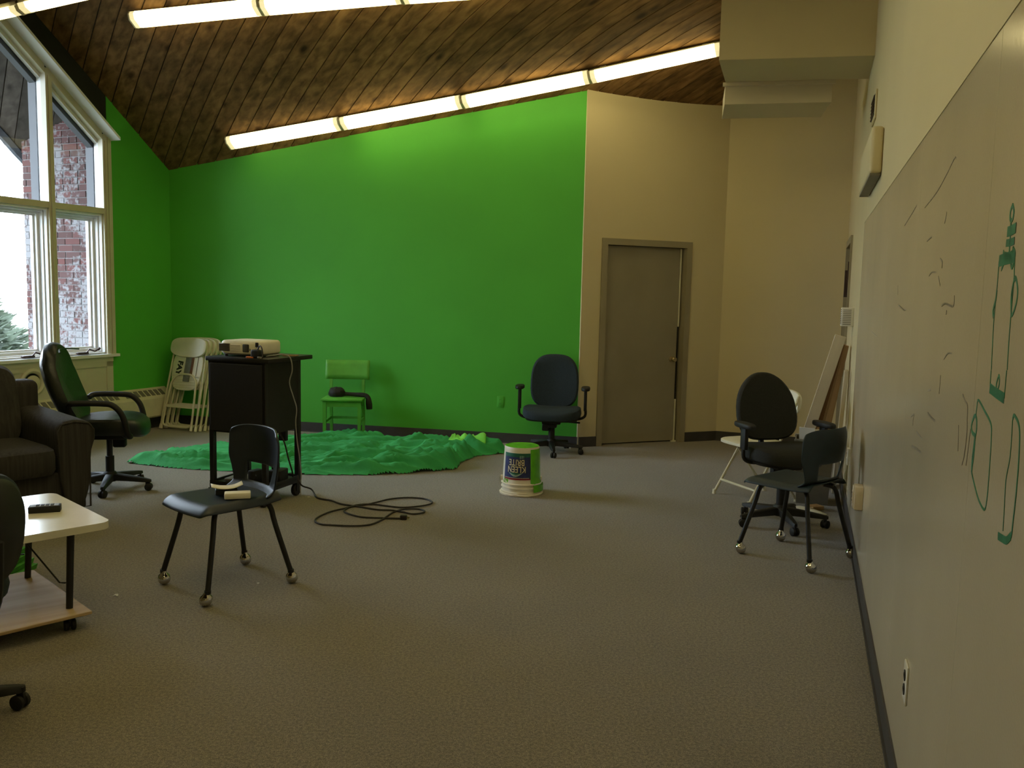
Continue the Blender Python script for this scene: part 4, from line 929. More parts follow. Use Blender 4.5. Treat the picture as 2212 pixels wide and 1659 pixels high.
def open_folding_chair(mtx, label):
    r = empty('open_folding_chair', mtx, label, 'chair')
    for s in (-1, 1):
        MB().tube([(s * 0.215, 0.215, 0.015), (s * 0.205, -0.02, 0.42), (s * 0.20, -0.20, 0.80)], 0.0105, 8, smooth=3).build('front_leg', M['cream'], r)
        MB().tube([(s * 0.185, -0.235, 0.015), (s * 0.175, 0.02, 0.34), (s * 0.165, 0.10, 0.425)], 0.0105, 8, smooth=3).build('rear_leg', M['cream'], r)
        for p in ((s * 0.215, 0.215), (s * 0.185, -0.235)): MB().lathe([(0, 0), (0.015, 0), (0.013, 0.035), (0, 0.036)], 12, T(p[0], p[1], 0)).build('foot_cap', M['creamplastic'], r)
    MB().tube([(-0.212, 0.16, 0.11), (0.212, 0.16, 0.11)], 0.010, 8).build('cross_bar', M['cream'], r)
    MB().tube([(-0.182, -0.18, 0.09), (0.182, -0.18, 0.09)], 0.010, 8).build('cross_bar', M['cream'], r)
    MB().rings(pad(superell(0.40, 0.40, 3.4, 40, 0, 0.05), [(0.94, 0), (1, 0.006), (1, 0.024), (0.95, 0.03), (0.5, 0.022)], lambda x, y, h: (x, y, 0.42 + h))).build('seat', M['creamplastic'], r)
    MB().rings(pad(superell(0.44, 0.19, 3.0, 40, 0, 0.74), [(0.96, -0.014), (1, -0.008), (1, 0.008), (0.96, 0.014)], lambda x, y, h: (x, -0.20 + h - 0.10 * (y - 0.74) - 0.03 * (1 - (x / 0.22) ** 2), y))).build('backrest', M['creamplastic'], r)
    return r
open_folding_chair(at(1.87, 6.42, -0.93, -0.37), 'white folding chair standing open behind the black office chair')

# ------------------------------------------------------------------ green chair with black bundle
gc = empty('green_chair', at(-1.69, 8.60, 0.03, -1.0), 'small wooden chair painted chroma green, standing on the green cloth', 'chair')
g_ = M['greenwood']
MB().rbox(-0.205, 0.205, -0.18, 0.20, 0.415, 0.437, 0.006, 2).build('seat', g_, gc)
mb = MB(); mb.box(-0.17, 0.17, 0.145, 0.163, 0.355, 0.415); mb.box(-0.17, 0.17, -0.155, -0.137, 0.355, 0.415); mb.box(-0.175, -0.157, -0.14, 0.15, 0.355, 0.415); mb.box(0.157, 0.175, -0.14, 0.15, 0.355, 0.415); mb.build('apron', g_, gc, smooth=False)
for s in (-1, 1):
    MB().rings([[(s * 0.172 + a * w_, 0.155 + b * w_, z) for a, b in ((-1, -1), (1, -1), (1, 1), (-1, 1))] for w_, z in ((0.014, 0.0), (0.018, 0.40), (0.018, 0.415))]).build('leg', g_, gc, smooth=False)
    MB().rings([[(s * 0.165 + a * 0.014, y + b * 0.014, z) for a, b in ((-1, -1), (1, -1), (1, 1), (-1, 1))] for y, z in ((-0.20, 0.0), (-0.155, 0.42), (-0.165, 0.55), (-0.215, 0.78))]).build('back_post', g_, gc, smooth=False)
    MB().box(s * 0.17 - 0.008, s * 0.17 + 0.008, -0.165, 0.15, 0.19, 0.215).build('stretcher', g_, gc, smooth=False)
MB().box(-0.165, 0.165, -0.185, -0.17, 0.19, 0.215).build('stretcher', g_, gc, smooth=False)
MB().grid(lambda a, b: ((-0.225 + 0.45 * a), -0.158 - 0.042 * b - 0.02 * (1 - (2 * a - 1) ** 2), 0.60 + 0.195 * b), 14, 4).build('back_panel', g_, gc, solid=0.014)
# bundle
bd = empty('black_bundle', at(-1.69, 8.60, 0.03, -1.0, 0.437), 'crumpled black fabric bundle on the green chair, one end hanging off', 'bundle')
def lump(a, b):
    th = 2 * PI * a; ph_ = PI * b; r_ = 1 + 0.18 * noise.noise(Vector((3 * math.cos(th) * math.sin(ph_), 3 * math.sin(th) * math.sin(ph_), 3 * math.cos(ph_))))
    return (0.085 + 0.085 * r_ * math.cos(th) * math.sin(ph_), -0.04 + 0.075 * r_ * math.sin(th) * math.sin(ph_), max(0.002, 0.035 + 0.06 * r_ * math.cos(ph_)))
MB().grid(lump, 24, 14).build('rolled_part', M['blackfab'], bd)
MB().tube([(0.07, -0.05, 0.022), (0.0, -0.04, 0.026), (-0.10, -0.03, 0.024), (-0.185, -0.02, 0.02), (-0.232, -0.01, 0.0), (-0.245, 0.0, -0.06), (-0.25, 0.0, -0.12)], [0.025, 0.02, 0.02, 0.024, 0.024, 0.032, 0.03], 10, smooth=4).build('hanging_end', M['blackfab'], bd)

# ------------------------------------------------------------------ media cart
N0 = Vector((-1.679, 5.796)); cl = Vector((-0.944, 0.331)); cd_ = Vector((0.331, 0.944))
mC = frame((N0.x, N0.y, 0), (-cl.x, -cl.y), (cd_.x, cd_.y))      # x to image right, y away; near corner at 0,0 ; box spans x -0.47..0
CW, CD = 0.47, 0.43
ct = empty('media_cart', I4, 'black media cart with a projector on top, standing at the edge of the green cloth', 'cart')
for x, y in ((-CW, 0), (-0.036, 0), (-CW, CD - 0.036), (-0.036, CD - 0.036)):
    MB().rbox(x, x + 0.036, y, y + 0.036, 0.10, 1.0, 0.003, 1, mC).build('post', M['blacksteel'], ct, smooth=False)
MB().rbox(-CW - 0.012, 0.035, -0.015, CD + 0.10, 1.0, 1.03, 0.005, 2, mC).build('top_board', M['blacksteel'], ct)
MB().box(-CW + 0.004, -0.004, 0.004, CD - 0.004, 0.50, 1.0, mC).build('cabinet_body', M['black'], ct, smooth=False)
MB().rbox(-CW + 0.02, -0.02, -0.012, 0.004, 0.515, 0.985, 0.003, 1, mC).build('cabinet_door', M['black'], ct, smooth=False)
mb = MB(); mb.box(-CW, 0, 0, CD, 0.12, 0.135, mC); mb.box(-CW, 0, 0, 0.012, 0.10, 0.15, mC); mb.box(-0.012, 0, 0, CD, 0.10, 0.15, mC); mb.box(-CW, -CW + 0.012, 0, CD, 0.10, 0.15, mC); mb.box(-CW, 0, CD - 0.012, CD, 0.10, 0.15, mC)
mb.build('bottom_shelf', M['blacksteel'], ct, smooth=False)
MB().box(-0.16, -0.10, CD - 0.05, CD - 0.02, 0.40, 0.5, mC).build('power_strip', M['black'], ct, smooth=False)
for x, y in ((-CW + 0.02, 0.02), (-0.02, 0.02), (-CW + 0.02, CD - 0.02), (-0.02, CD - 0.02)):
    cs = empty('caster', I4); cs.parent = ct
    MB().lathe([(0, 0), (0.042, 0), (0.046, 0.006), (0.046, 0.024), (0.042, 0.03), (0, 0.03)], 20, mC @ T(x - 0.015, y - 0.02, 0.046) @ RY(PI / 2)).build('wheel', M['black'], cs)
    MB().box(x - 0.02, x + 0.02, y - 0.035, y + 0.02, 0.085, 0.10, mC).box(x - 0.02, x - 0.0165, y - 0.035, y + 0.01, 0.04, 0.09, mC).box(x + 0.0165, x + 0.02, y - 0.035, y + 0.01, 0.04, 0.09, mC).build('fork', M['blacksteel'], cs, smooth=False)
# projector
pj = empty('projector', mC @ T(-0.265, 0.21, 1.03) @ RZ(0.02) @ Matrix.Diagonal((0.88, 0.95, 0.98, 1)), 'cream video projector lying on top of the black media cart', 'projector')
MB().rings(pad(superell(0.385, 0.30, 6.5, 48), [(0.9, 0.022), (0.985, 0.024), (1.0, 0.034), (1.0, 0.088), (0.985, 0.102), (0.93, 0.112), (0.6, 0.116)])).build('body', M['creamplastic'], pj)
MB().rings(pad(superell(0.375, 0.29, 6.0, 40), [(0.95, 0.012), (1.0, 0.016), (1.0, 0.030)])).build('base', M['greyplastic'], pj)
MB().rbox(-0.186, -0.085, -0.154, -0.145, 0.036, 0.092, 0.003, 1).build('vent_panel', M['greyplastic'], pj)
for i in range(6): MB().box(-0.183, -0.088, -0.1565, -0.153, 0.041 + i * 0.0085, 0.044 + i * 0.0085).build('vent_slat', M['black'], pj, smooth=False)
MB().rbox(-0.078, 0.02, -0.1535, -0.145, 0.036, 0.088, 0.003, 1).build('grille', M['paper'], pj)
for i in range(6): MB().box(-0.074, 0.015, -0.155, -0.152, 0.041 + i * 0.0078, 0.0425 + i * 0.0078).build('grille_slat', M['greyplastic'], pj, smooth=False)
MB().rbox(0.034, 0.092, -0.1555, -0.145, 0.034, 0.090, 0.006, 2).build('exhaust', M['black'], pj)
for i in range(5): MB().box(0.04, 0.086, -0.158, -0.155, 0.041 + i * 0.0095, 0.044 + i * 0.0095).build('exhaust_slat', M['greyplastic'], pj, smooth=False)
MB().box(0.10, 0.105, -0.1535, -0.148, 0.045, 0.06).build('port', M['black'], pj, smooth=False)
MB().rbox(0.15, 0.173, -0.152, -0.140, 0.075, 0.105, 0.002, 1).build('mains_socket', M['black'], pj)
for x in (-0.15, 0.15): MB().lathe([(0, 0), (0.014, 0), (0.012, 0.018), (0, 0.018)], 12, T(x, -0.11, 0)).build('foot', M['black'], pj)
for x in (-0.15, 0.15): MB().lathe([(0, 0), (0.014, 0), (0.012, 0.018), (0, 0.018)], 12, T(x, 0.11, 0)).build('foot', M['black'], pj)
# adapter and cords on the cart
ad = empty('power_adapter', mC @ T(-0.085, 0.02, 1.03), 'black plug adapter with a looped cord beside the projector', 'adapter')
MB().rbox(-0.035, 0.035, -0.022, 0.022, 0.0, 0.06, 0.012, 3).build('block', M['black'], ad)
MB().tube([(0.01, 0, 0.055), (0.025, 0, 0.085), (0.05, -0.01, 0.075), (0.06, -0.015, 0.04), (0.065, -0.02, 0.012), (0.05, -0.028, 0.006)], 0.005, 8, smooth=4).build('cord', M['rubber'], ad)
MB().rbox(0.03, 0.062, -0.036, -0.018, 0.0, 0.014, 0.003, 1).build('plug', M['greyplastic'], ad)
o = MB().rbox(-0.03, 0.03, -0.009, 0.009, 0, 0.012, 0.004, 2).build('cable_tie', M['orange']); o.matrix_world = mC @ T(-0.125, 0.005, 1.03); tag(o, 'small orange clip in front of the projector on the cart', 'clip')
o = MB().rbox(-0.05, 0.05, -0.03, 0.03, 0, 0.008, 0.002, 1).build('tan_notebook', M['boardtan']); o.matrix_world = mC @ T(-0.02, 0.33, 1.03) @ RZ(0.2); tag(o, 'thin tan notebook at the right end of the cart top', 'notebook')
wc = MB().tube([tuple(mC @ Vector(p)) for p in ((-0.09, 0.14, 1.036), (-0.04, 0.16, 1.045), (0.015, 0.20, 1.05), (0.052, 0.22, 1.025), (0.060, 0.23, 0.94), (0.030, 0.24, 0.85), (0.040, 0.27, 0.75), (0.055, 0.29, 0.66), (0.04, 0.30, 0.56), (0.045, 0.31, 0.42), (0.052, 0.33, 0.30), (0.045, 0.36, 0.17), (0.03, 0.37, 0.09), (0.05, 0.35, 0.01))], 0.0042, 8, smooth=6).build('hanging_cord', M['whitecord'])
tag(wc, 'pale grey cord hanging down the right side of the media cart', 'cord')
for pts, lab in ((((-0.03, 0.20, 0.50), (0.0, 0.22, 0.42), (0.012, 0.25, 0.30), (0.012, 0.30, 0.19), (-0.02, 0.35, 0.14)), 'black cord slanting down inside the cart frame to the lower shelf'),
                 (((-0.14, 0.16, 0.50), (-0.11, 0.20, 0.44), (-0.07, 0.22, 0.34), (-0.07, 0.22, 0.26)), 'black cord dropping from the cabinet into the adapters on the shelf')):
    tag(MB().tube([tuple(mC @ Vector(p)) for p in pts], 0.0055, 8, smooth=5).build('inner_cord', M['rubber']), lab, 'cord')
def block(x, y, z, sx, sy, sz, a, lab, nm, m='black'):
    o = MB().rbox(-sx / 2, sx / 2, -sy / 2, sy / 2, 0, sz, 0.008, 2).build(nm, M[m]); o.matrix_world = mC @ T(x, y, z) @ RZ(a); tag(o, lab, 'box'); return o
block(-0.07, 0.24, 0.135, 0.10, 0.14, 0.085, 0.2, 'larger black box at the right of the cart lower shelf', 'device_box')
block(-0.075, 0.22, 0.222, 0.045, 0.05, 0.05, 0.1, 'upright black adapter standing on the larger black box on the cart shelf', 'adapter_box')
block(-0.155, 0.10, 0.135, 0.06, 0.10, 0.10, -0.1, 'slim black box leaning beside the larger one on the cart shelf', 'slim_box')
block(-0.32, 0.18, 0.135, 0.20, 0.19, 0.02, 0.1, 'flat grey folder lying on the cart lower shelf', 'flat_folder', 'greyplastic')
# floor cable
CABLE= [(-1.475, 6.252), (-1.402, 6.104), (-1.333, 6.041), (-1.272, 6.009), (-1.189, 5.921), (-1.096, 5.875), (-1.021, 5.839), (-0.907, 5.782), (-0.818, 5.777), (-0.735, 5.739), (-0.662, 5.691), (-0.603, 5.71), (-0.58, 5.757), (-0.609, 5.813), (-0.673, 5.828), (-0.743, 5.797), (-0.79, 5.724), (-0.812, 5.632), (-0.84, 5.513), (-0.886, 5.407), (-0.952, 5.365), (-1.047, 5.357), (-1.146, 5.367), (-1.206, 5.38), (-1.261, 5.449), (-1.265, 5.553), (-1.216, 5.696), (-1.138, 5.796), (-1.07, 5.877), (-0.995, 5.932), (-0.941, 5.999), (-0.864, 6.097), (-0.745, 6.151), (-0.621, 6.127), (-0.554, 6.035), (-0.576, 5.955), (-0.649, 5.894), (-0.751, 5.859), (-0.861, 5.892), (-0.951, 5.927), (-1.025, 5.925), (-1.091, 5.875), (-1.127, 5.766), (-1.118, 5.705), (-1.067, 5.639), (-0.98, 5.578), (-0.863, 5.565), (-0.722, 5.565)]
pts = [(x, y, 0.0075) for x, y in CABLE[1:]]
cb = empty('extension_flex', I4, 'dark power cord coiled loosely on the carpet in front of the cart', 'cord')
lift = [tuple(mC @ Vector((0.012, 0.36, 0.16))), tuple(mC @ Vector((0.045, 0.36, 0.09))), (CABLE[0][0], CABLE[0][1], 0.03)]
MB().tube(lift + pts, 0.0058, 8, smooth=5).build('flex', M['rubber'], cb)
MB().rbox(-0.02, 0.025, -0.016, 0.016, 0.0, 0.03, 0.005, 2, T(-0.703, 5.566, 0)).build('plug', M['rubber'], cb)
for dy in (-0.007, 0.007): MB().box(0.025, 0.042, dy - 0.001, dy + 0.001, 0.010, 0.018, T(-0.703, 5.566, 0)).build('prong', M['brass'], cb, smooth=False)

# ------------------------------------------------------------------ green cloth on the floor
CL = [(-3.28, 7.18), (-2.91, 7.04), (-2.57, 6.96), (-2.29, 6.94), (-1.9, 6.9), (-1.59, 6.87), (-1.15, 6.91), (-0.78, 7.03), (-0.46, 7.22), (-0.42, 7.55), (-0.30, 7.85), (-0.05, 8.02), (-0.02, 8.22), (-0.08, 8.34), (-0.3, 8.42), (-0.49, 8.36), (-0.68, 8.46), (-0.95, 8.45), (-1.18, 8.42), (-1.46, 8.60), (-1.74, 8.66), (-1.92, 8.62), (-2.17, 8.47), (-2.35, 8.42), (-2.66, 8.24), (-2.96, 8.00), (-3.13, 7.6), (-3.25, 7.33)]
def inside_dist(x, y):
    n = len(CL); ins = False; dm = 1e9
    for i in range(n):
        x0, y0 = CL[i]; x1, y1 = CL[(i + 1) % n]
        if (y0 > y) != (y1 > y) and x < (x1 - x0) * (y - y0) / (y1 - y0) + x0: ins = not ins
        dx_, dy_ = x1 - x0, y1 - y0; t = max(0, min(1, ((x - x0) * dx_ + (y - y0) * dy_) / (dx_ * dx_ + dy_ * dy_)))
        dm = min(dm, math.hypot(x - x0 - t * dx_, y - y0 - t * dy_))
    return ins, dm
def clothz(x, y, d):
    wx = x + 0.22 * noise.noise(Vector((x * 0.9, y * 1.3, 3.1))); wy = y + 0.13 * noise.noise(Vector((x * 1.1, y * 1.5, 7.7))) + 0.035 * noise.noise(Vector((x * 3.2, y * 3.4, 1.7)))
    def ridge(a, b, s): return max(0, 1 - abs(noise.noise(Vector((a, b, s))) * 2.1))
    big = ridge(wx * 0.55, wy * 4.0, 0.3); mid = ridge(wx * 0.9, wy * 9.5, 5.2); fine = ridge(wx * 1.9, wy * 19, 9.1); cr = noise.noise(Vector((wx * 5, wy * 6, 2.2)))
    right = max(0.0, min(1.0, (x + 1.9) / 1.3)); left = max(0.0, min(1.0, (-1.9 - x) / 0.9)) * max(0, min(1, (y - 7.25) / 0.4))
    amp = 1.0 - 0.6 * left + 0.45 * right * (y < 8.0)
    z = 0.008 + amp * (0.026 * big ** 1.5 + 0.064 * mid ** 1.8 + 0.050 * fine ** 1.5 + 0.010 * max(0, cr))
    e = min(1, d / 0.07)
    e = min(1, d / 0.10); return 0.002 + z * (e * e * (3 - 2 * e) * 0.85 + 0.15 * min(1, d / 0.02))
nx, ny = 330, 190; X0, X1, Y0, Y1 = -3.32, 0.02, 6.82, 8.70
vid = {}; vs = []; fs = []
for j in range(ny + 1):
    for i in range(nx + 1):
        x = X0 + (X1 - X0) * i / nx; y = Y0 + (Y1 - Y0) * j / ny; ins, d = inside_dist(x, y)
        jag = 0.02 * noise.noise(Vector((x * 6, y * 6, 0)))
        if ins and d > max(0, jag):
            vid[(i, j)] = len(vs); vs.append((x, y, clothz(x, y, d)))
for j in range(ny):
    for i in range(nx):
        q = [(i, j), (i + 1, j), (i + 1, j + 1), (i, j + 1)]
        if all(p in vid for p in q): fs.append(tuple(vid[p] for p in q))
o = MB().add(vs, fs).build('green_backdrop_cloth', M['cloth'], angle=180); tag(o, 'large crumpled green backdrop cloth spread on the carpet by the green wall', 'cloth')
def limez(a, b):
    x = -0.60 + 0.36 * a; y = 8.02 + 0.20 * b + 0.03 * math.sin(5 * a); ins, d = inside_dist(x, y)
    return (x, y, clothz(x, y, d if ins else 0) + 0.008 + 0.022 * (1 - abs(noise.noise(Vector((x * 9, y * 9, 4))) * 2)) * math.sin(PI * min(1, max(0, a))) + 0.02 * b)
o = MB().grid(limez, 26, 16).build('lime_cloth', M['lime'], angle=180, solid=0.003); tag(o, 'small bright lime cloth lying on the right end of the green cloth', 'cloth')
o = MB().rbox(-0.04, 0.04, -0.012, 0.012, 0, 0.004, 0.001, 1).build('care_label', M['paper']); o.matrix_world = T(-1.92, 8.02, clothz(-1.92, 8.02, 1) + 0.004) @ RX(0.3); tag(o, 'tiny white label on the green cloth right of the cart', 'label')

# ------------------------------------------------------------------ bucket, upside down
BKX, BKY = 0.088, 6.43
mBk = T(BKX, BKY, 0)
bk = empty('paint_bucket', mBk, 'upturned white bucket labelled KLEEN BRITE with green paint over its bottom and side', 'bucket')
R0, R1, BH = 0.148, 0.132, 0.365
rad = lambda z: R0 + (R1 - R0) * z / BH
MB().lathe([(R0 + 0.004, 0.012), (R0 + 0.008, 0.014), (R0 + 0.008, 0.026), (rad(0.03), 0.03), (rad(0.05), 0.05), (R0 + 0.007, 0.053), (R0 + 0.007, 0.060), (rad(0.066), 0.064), (rad(0.08), 0.08), (R0 + 0.007, 0.083), (R0 + 0.007, 0.089), (rad(0.095), 0.094), (rad(0.2), 0.2), (rad(0.345), 0.345), (R1, 0.356), (R1 - 0.004, BH), (R1 - 0.012, BH), (R1 - 0.016, BH - 0.008), (0.03, BH - 0.010), (0.026, BH - 0.004), (0.0, BH - 0.004)], 56).build('body', M['bucket'], bk)
# ragged torn lid ring at the floor
mb = MB(); N = 56
ring = [[((R0 + o_) * math.cos(2 * PI * k / N), (R0 + o_) * math.sin(2 * PI * k / N), z + 0.008 * abs(noise.noise(Vector((k * 0.4, z * 30, 0))))) for k in range(N)] for o_, z in ((0.006, 0.0), (0.018, 0.001), (0.019, 0.010), (0.008, 0.014))]
vs = [p for r_ in ring for p in r_]; fs = [(i * N + k, i * N + (k + 1) % N, (i + 1) * N + (k + 1) % N, (i + 1) * N + k) for i in range(3) for k in range(N)]
mb.add(vs, fs).build('torn_lid_ring', M['bucket'], bk)
def patch(a0, a1, z0f, z1f, off, n=24, nz=8):     # curved sheet on the bucket wall, angles measured from +x
    mb = MB()
    def fn(a, b):
        an = a0 + (a1 - a0) * a; z = z0f(a) + (z1f(a) - z0f(a)) * b; rr_ = rad(z) + off + (0.007 if z < 0.09 else 0)
        return (rr_ * math.cos(an), rr_ * math.sin(an), z)
    mb.grid(fn, n, nz); return mb
AC = math.atan2(-BKY, -BKX) - 0.13          # label centre faces the camera, a little to its left
LA, LB_ = AC - 0.98, AC + 0.62
patch(LA, LB_, lambda a: 0.125, lambda a: 0.325, 0.0012).build('label', M['blue'], bk)
patch(LA, LB_, lambda a: 0.297, lambda a: 0.325, 0.0018, nz=2).build('label_band', M['labelgreen'], bk, smooth=True)
patch(LA, LB_, lambda a: 0.125, lambda a: 0.136, 0.0018, nz=2).build('label_foot', M['labelred'], bk, smooth=True)
patch(LA + 0.1, LB_ - 0.08, lambda a: 0.138, lambda a: 0.141, 0.0019, nz=1).build('small_print', M['labeltext'], bk, smooth=True)
patch(AC - 0.62, AC + 0.18, lambda a: 0.178 - 0.030 * math.sin(PI * a), lambda a: 0.180 - 0.012 * math.sin(PI * a), 0.002).build('swoosh', M['labelsky'], bk)
patch(AC - 0.5, AC + 0.08, lambda a: 0.175 - 0.012 * math.sin(PI * a), lambda a: 0.178, 0.0022).build('swoosh', M['labelgreen'], bk)
for i in range(5):
    ca = AC + 0.02 + 0.05 * i
    patch(ca, ca + 0.022, lambda a: 0.286, lambda a: 0.308, 0.0022, 2, 2).build('ray_mark', M['labelsky'], bk)
def wrap(p):                                  # local x = arc length about the label centre, y = height, z = relief
    an = AC - 0.16 + p.x / rad(0.2); rr_ = rad(p.y) + 0.0024 + p.z
    return Vector((rr_ * math.cos(an), rr_ * math.sin(an), p.y))
for s_, zb in (('KLEEN', 0.180), ('BRITE', 0.232)):
    for mm, nm, bo, ex in (('black', 'letter_outline', 0.0035, 0.0006), ('labeltext', 'lettering', 0.0008, 0.0014)):
        textmesh(s_, 0.066, ex, M[mm], nm, bk, T(0, zb, 0) @ RZ(PI) @ T(0, -0.046, 0), bold=bo, warp=wrap, sx=0.76, align='CENTER')
# paint: stripe on the right and over the bottom
patch(LB_ + 0.005, LB_ + 1.5, lambda a: 0.066 + 0.03 * max(0, 1 - a * 6) + 0.01 * noise.noise(Vector((a * 14, 0, 0))), lambda a: 0.352, 0.0022, 40, 14).build('paint_run', M['paint'], bk)
patch(LB_ + 0.10, LB_ + 1.5, lambda a: 0.03, lambda a: 0.075 + 0.012 * noise.noise(Vector((a * 12, 5, 0))), 0.0145, 40, 6).build('paint_run', M['paint'], bk)
MB().lathe([(R1 - 0.003, BH + 0.001), (R1 - 0.010, BH + 0.003), (R1 - 0.018, BH - 0.004), (0.03, BH - 0.007), (0.02, BH + 0.0), (0.0, BH + 0.001)], 48).build('paint_top', M['paint'], bk)
mb = MB(); rnd = random.Random(5)
for i in range(16):
    a = LA + 0.02 + rnd.uniform(-0.02, 0.30); z = rnd.uniform(0.085, 0.125); s_ = rnd.uniform(0.006, 0.02)
    mb.grid(lambda u_, v_: ((rad(z) + 0.0025) * math.cos(a + (u_ - 0.5) * s_ * 5), (rad(z) + 0.0025) * math.sin(a + (u_ - 0.5) * s_ * 5), z + (v_ - 0.5) * s_ * (1.3 - u_)), 2, 2)
mb.build('paint_smear', M['paint'], bk)
# handle lugs
for s in (-1, 1): MB().rbox(s * (R0 - 0.006), s * (R0 + 0.008), -0.012, 0.012, 0.10, 0.13, 0.003, 1).build('handle_lug', M['bucket'], bk)

# ------------------------------------------------------------------ low white table on a plywood dolly
tR = Vector((-1.777, 3.748)); tf = Vector((-0.722, 0.691)); tn = Vector((-0.691, -0.722))
mT = frame((tR.x, tR.y, 0), (-tf.x, -tf.y), (-tn.x, -tn.y))          # local x: -width (back left) ; y away negative
# local: x from -0.74 (far end) to 0 (right corner), y from -1.0 (near side) to 0
def tl(name, x0, x1, y0, y1, z0, z1, m, parent, r=0.004): return MB().rbox(x0, x1, y0, y1, z0, z1, r, 2, mT).build(name, m, parent)
TL = 1.15
dl = empty('plywood_dolly', I4, 'plywood dolly board on casters under the low white table', 'dolly')
MB().rbox(-0.71, 0.055, -1.10 - 0.10, -0.165 + 0.05, 0.068, 0.082, 0.002, 1, mT).build('board', M['ply'], dl, smooth=False)
for x in (-0.66, 0.0):
    for y in (-1.12, -0.19):
        caster_twin(tuple((mT @ Vector((x, y, 0)))[:2]), 0.6 + x, dl, r=0.024); MB().box(x - 0.025, x + 0.025, y - 0.02, y + 0.03, 0.062, 0.068, mT).build('caster_plate', M['blacksteel'], dl, smooth=False)
lt = empty('low_table', I4, 'low table with glossy white top and black tube legs on a plywood board', 'table')
ot = []
for cx_, cy_, a0 in ((-0.74 + 0.05, -TL + 0.05, PI), (-0.05, -TL + 0.05, 1.5 * PI), (-0.05, -0.05, 0), (-0.74 + 0.05, -0.05, 0.5 * PI)):
    for k in range(6): ot.append((cx_ + 0.05 * math.cos(a0 + k * PI / 10), cy_ + 0.05 * math.sin(a0 + k * PI / 10)))
MB().prism(ot, 0.420, 0.4495, mT).build('edge_band', M['creamplastic'], lt)
MB().prism([(x * 1.0, y) for x, y in ot], 0.4495, 0.4525, mT).build('top', M['laminate'], lt)
MB().grid(lambda a, b: (-0.40 + 0.16 * a, -TL - 0.0008, 0.428 + 0.016 * b + 0.004 * math.sin(9 * a)), 6, 2, m=mT).build('worn_edge', M['boardbrown'], lt, smooth=False)
for x, y, lx, ly in ((-0.045, -0.175, -0.075, -0.15), (-0.60, -0.175, -0.62, -0.15), (-0.045, -1.03, -0.075, -1.06), (-0.60, -1.03, -0.62, -1.06)):
    MB().tube([(x, y, 0.082), (lx, ly, 0.42)], [0.0145, 0.0165], 10, m=mT).build('leg', M['blacksteel'], lt)
    MB().tube([(x, y - 0.012, 0.20), (x - 0.02, y - 0.03, 0.20), (x - 0.10, y - 0.12, 0.36), (x - 0.14, y - 0.15, 0.42)], 0.0035, 6, m=mT).build('leg_brace', M['blacksteel'], lt)
bxp = (mT.inverted() @ Vector((-2.158, 3.87, 0)))
rb = empty('black_remote', T(-2.152, 3.885, 0.4525) @ RZ(0.37), 'small black box lying on the white table top', 'remote')
MB().rbox(-0.066, 0.066, -0.028, 0.028, 0.0, 0.030, 0.003, 2).build('case', M['black'], rb)
MB().box(-0.058, 0.058, -0.022, 0.022, 0.030, 0.0315).build('face_plate', M['greyplastic'], rb, smooth=False)
for i in range(4): MB().box(-0.035 + i * 0.02, -0.022 + i * 0.02, -0.012, 0.012, 0.0315, 0.034).build('button', M['black'], rb, smooth=False)
# stepped green block behind the table
gz = empty('stepped_green_foam', T(-2.50, 4.22, 0), 'grass-green foam with stepped zigzag edge on the floor behind the white table', 'foam')
for i in range(7):
    MB().add([(-0.36, -0.02, 0.03 * i), (-0.017 * i - 0.004, -0.02, 0.03 * i), (-0.017 * i + 0.004, -0.02, 0.03 * i + 0.027), (-0.36, -0.02, 0.03 * i + 0.029),
              (-0.36, 0.2, 0.03 * i), (-0.017 * i - 0.004, 0.2, 0.03 * i), (-0.017 * i + 0.004, 0.2, 0.03 * i + 0.027), (-0.36, 0.2, 0.03 * i + 0.029)],
             [(0, 1, 2, 3), (7, 6, 5, 4), (0, 4, 5, 1), (1, 5, 6, 2), (2, 6, 7, 3), (3, 7, 4, 0)]).build('step', M['greenfoam'], gz, smooth=False)

# ------------------------------------------------------------------ sofa
sC = Vector((-2.75, 5.53)); sf = Vector((0.77, -0.63)); sl = Vector((-0.63, -0.77))
mS = frame((sC.x, sC.y, 0), (-sl.x, -sl.y), (-sf.x, -sf.y))      # x: 0 at right arm outer side, negative along the sofa; y: 0 front, positive to the back
so = empty('grey_sofa', I4, 'charcoal sofa with a rolled arm, cut off by the left edge of the picture', 'sofa')
S_ = M['sofa']; SW = 1.45; SD = 0.86; AW = 0.20
def sbox(name, x0, x1, y0, y1, z0, z1, r=0.03, seg=4): return MB().rbox(x0, x1, y0, y1, z0, z1, r, seg, mS).build(name, S_, so)
sbox('base', -SW + 0.02, -0.02, 0.03, SD - 0.02, 0.04, 0.30, 0.02, 3)
for a, b in ((-AW, 0), (-SW, -SW + AW)):
    # rolled arm: section in x,z swept along y
    sec = [(a + 0.01, 0.04), (b - 0.0, 0.04), (b + 0.002, 0.42), (b + 0.035, 0.52), (b + 0.035, 0.58), (b + 0.0, 0.625), ((a + b) / 2, 0.642), (a + 0.02, 0.63), (a - 0.012, 0.58), (a - 0.005, 0.50)]
    rings = []
    cx_ = (a + b) / 2
    for y, s in ((0.0, 0.90), (0.012, 0.985), (0.03, 1.0), (0.30, 1.0), (SD - 0.02, 1.0), (SD, 0.95)):
        rings.append([(cx_ + (x - cx_) * s, y, 0.33 + (z - 0.33) * s + 0.035 * (y / SD)) for x, z in sec])
    MB().rings(rings, mS).build('arm', S_, so, sub=2, angle=60)
    MB().tube([(cx_ + (x - cx_) * 0.93, 0.006, 0.33 + (z - 0.33) * 0.94) for x, z in sec], 0.006, 6, closed=True, m=mS).build('arm_piping', S_, so)
ns = 2; w_ = (SW - 2 * AW) / ns
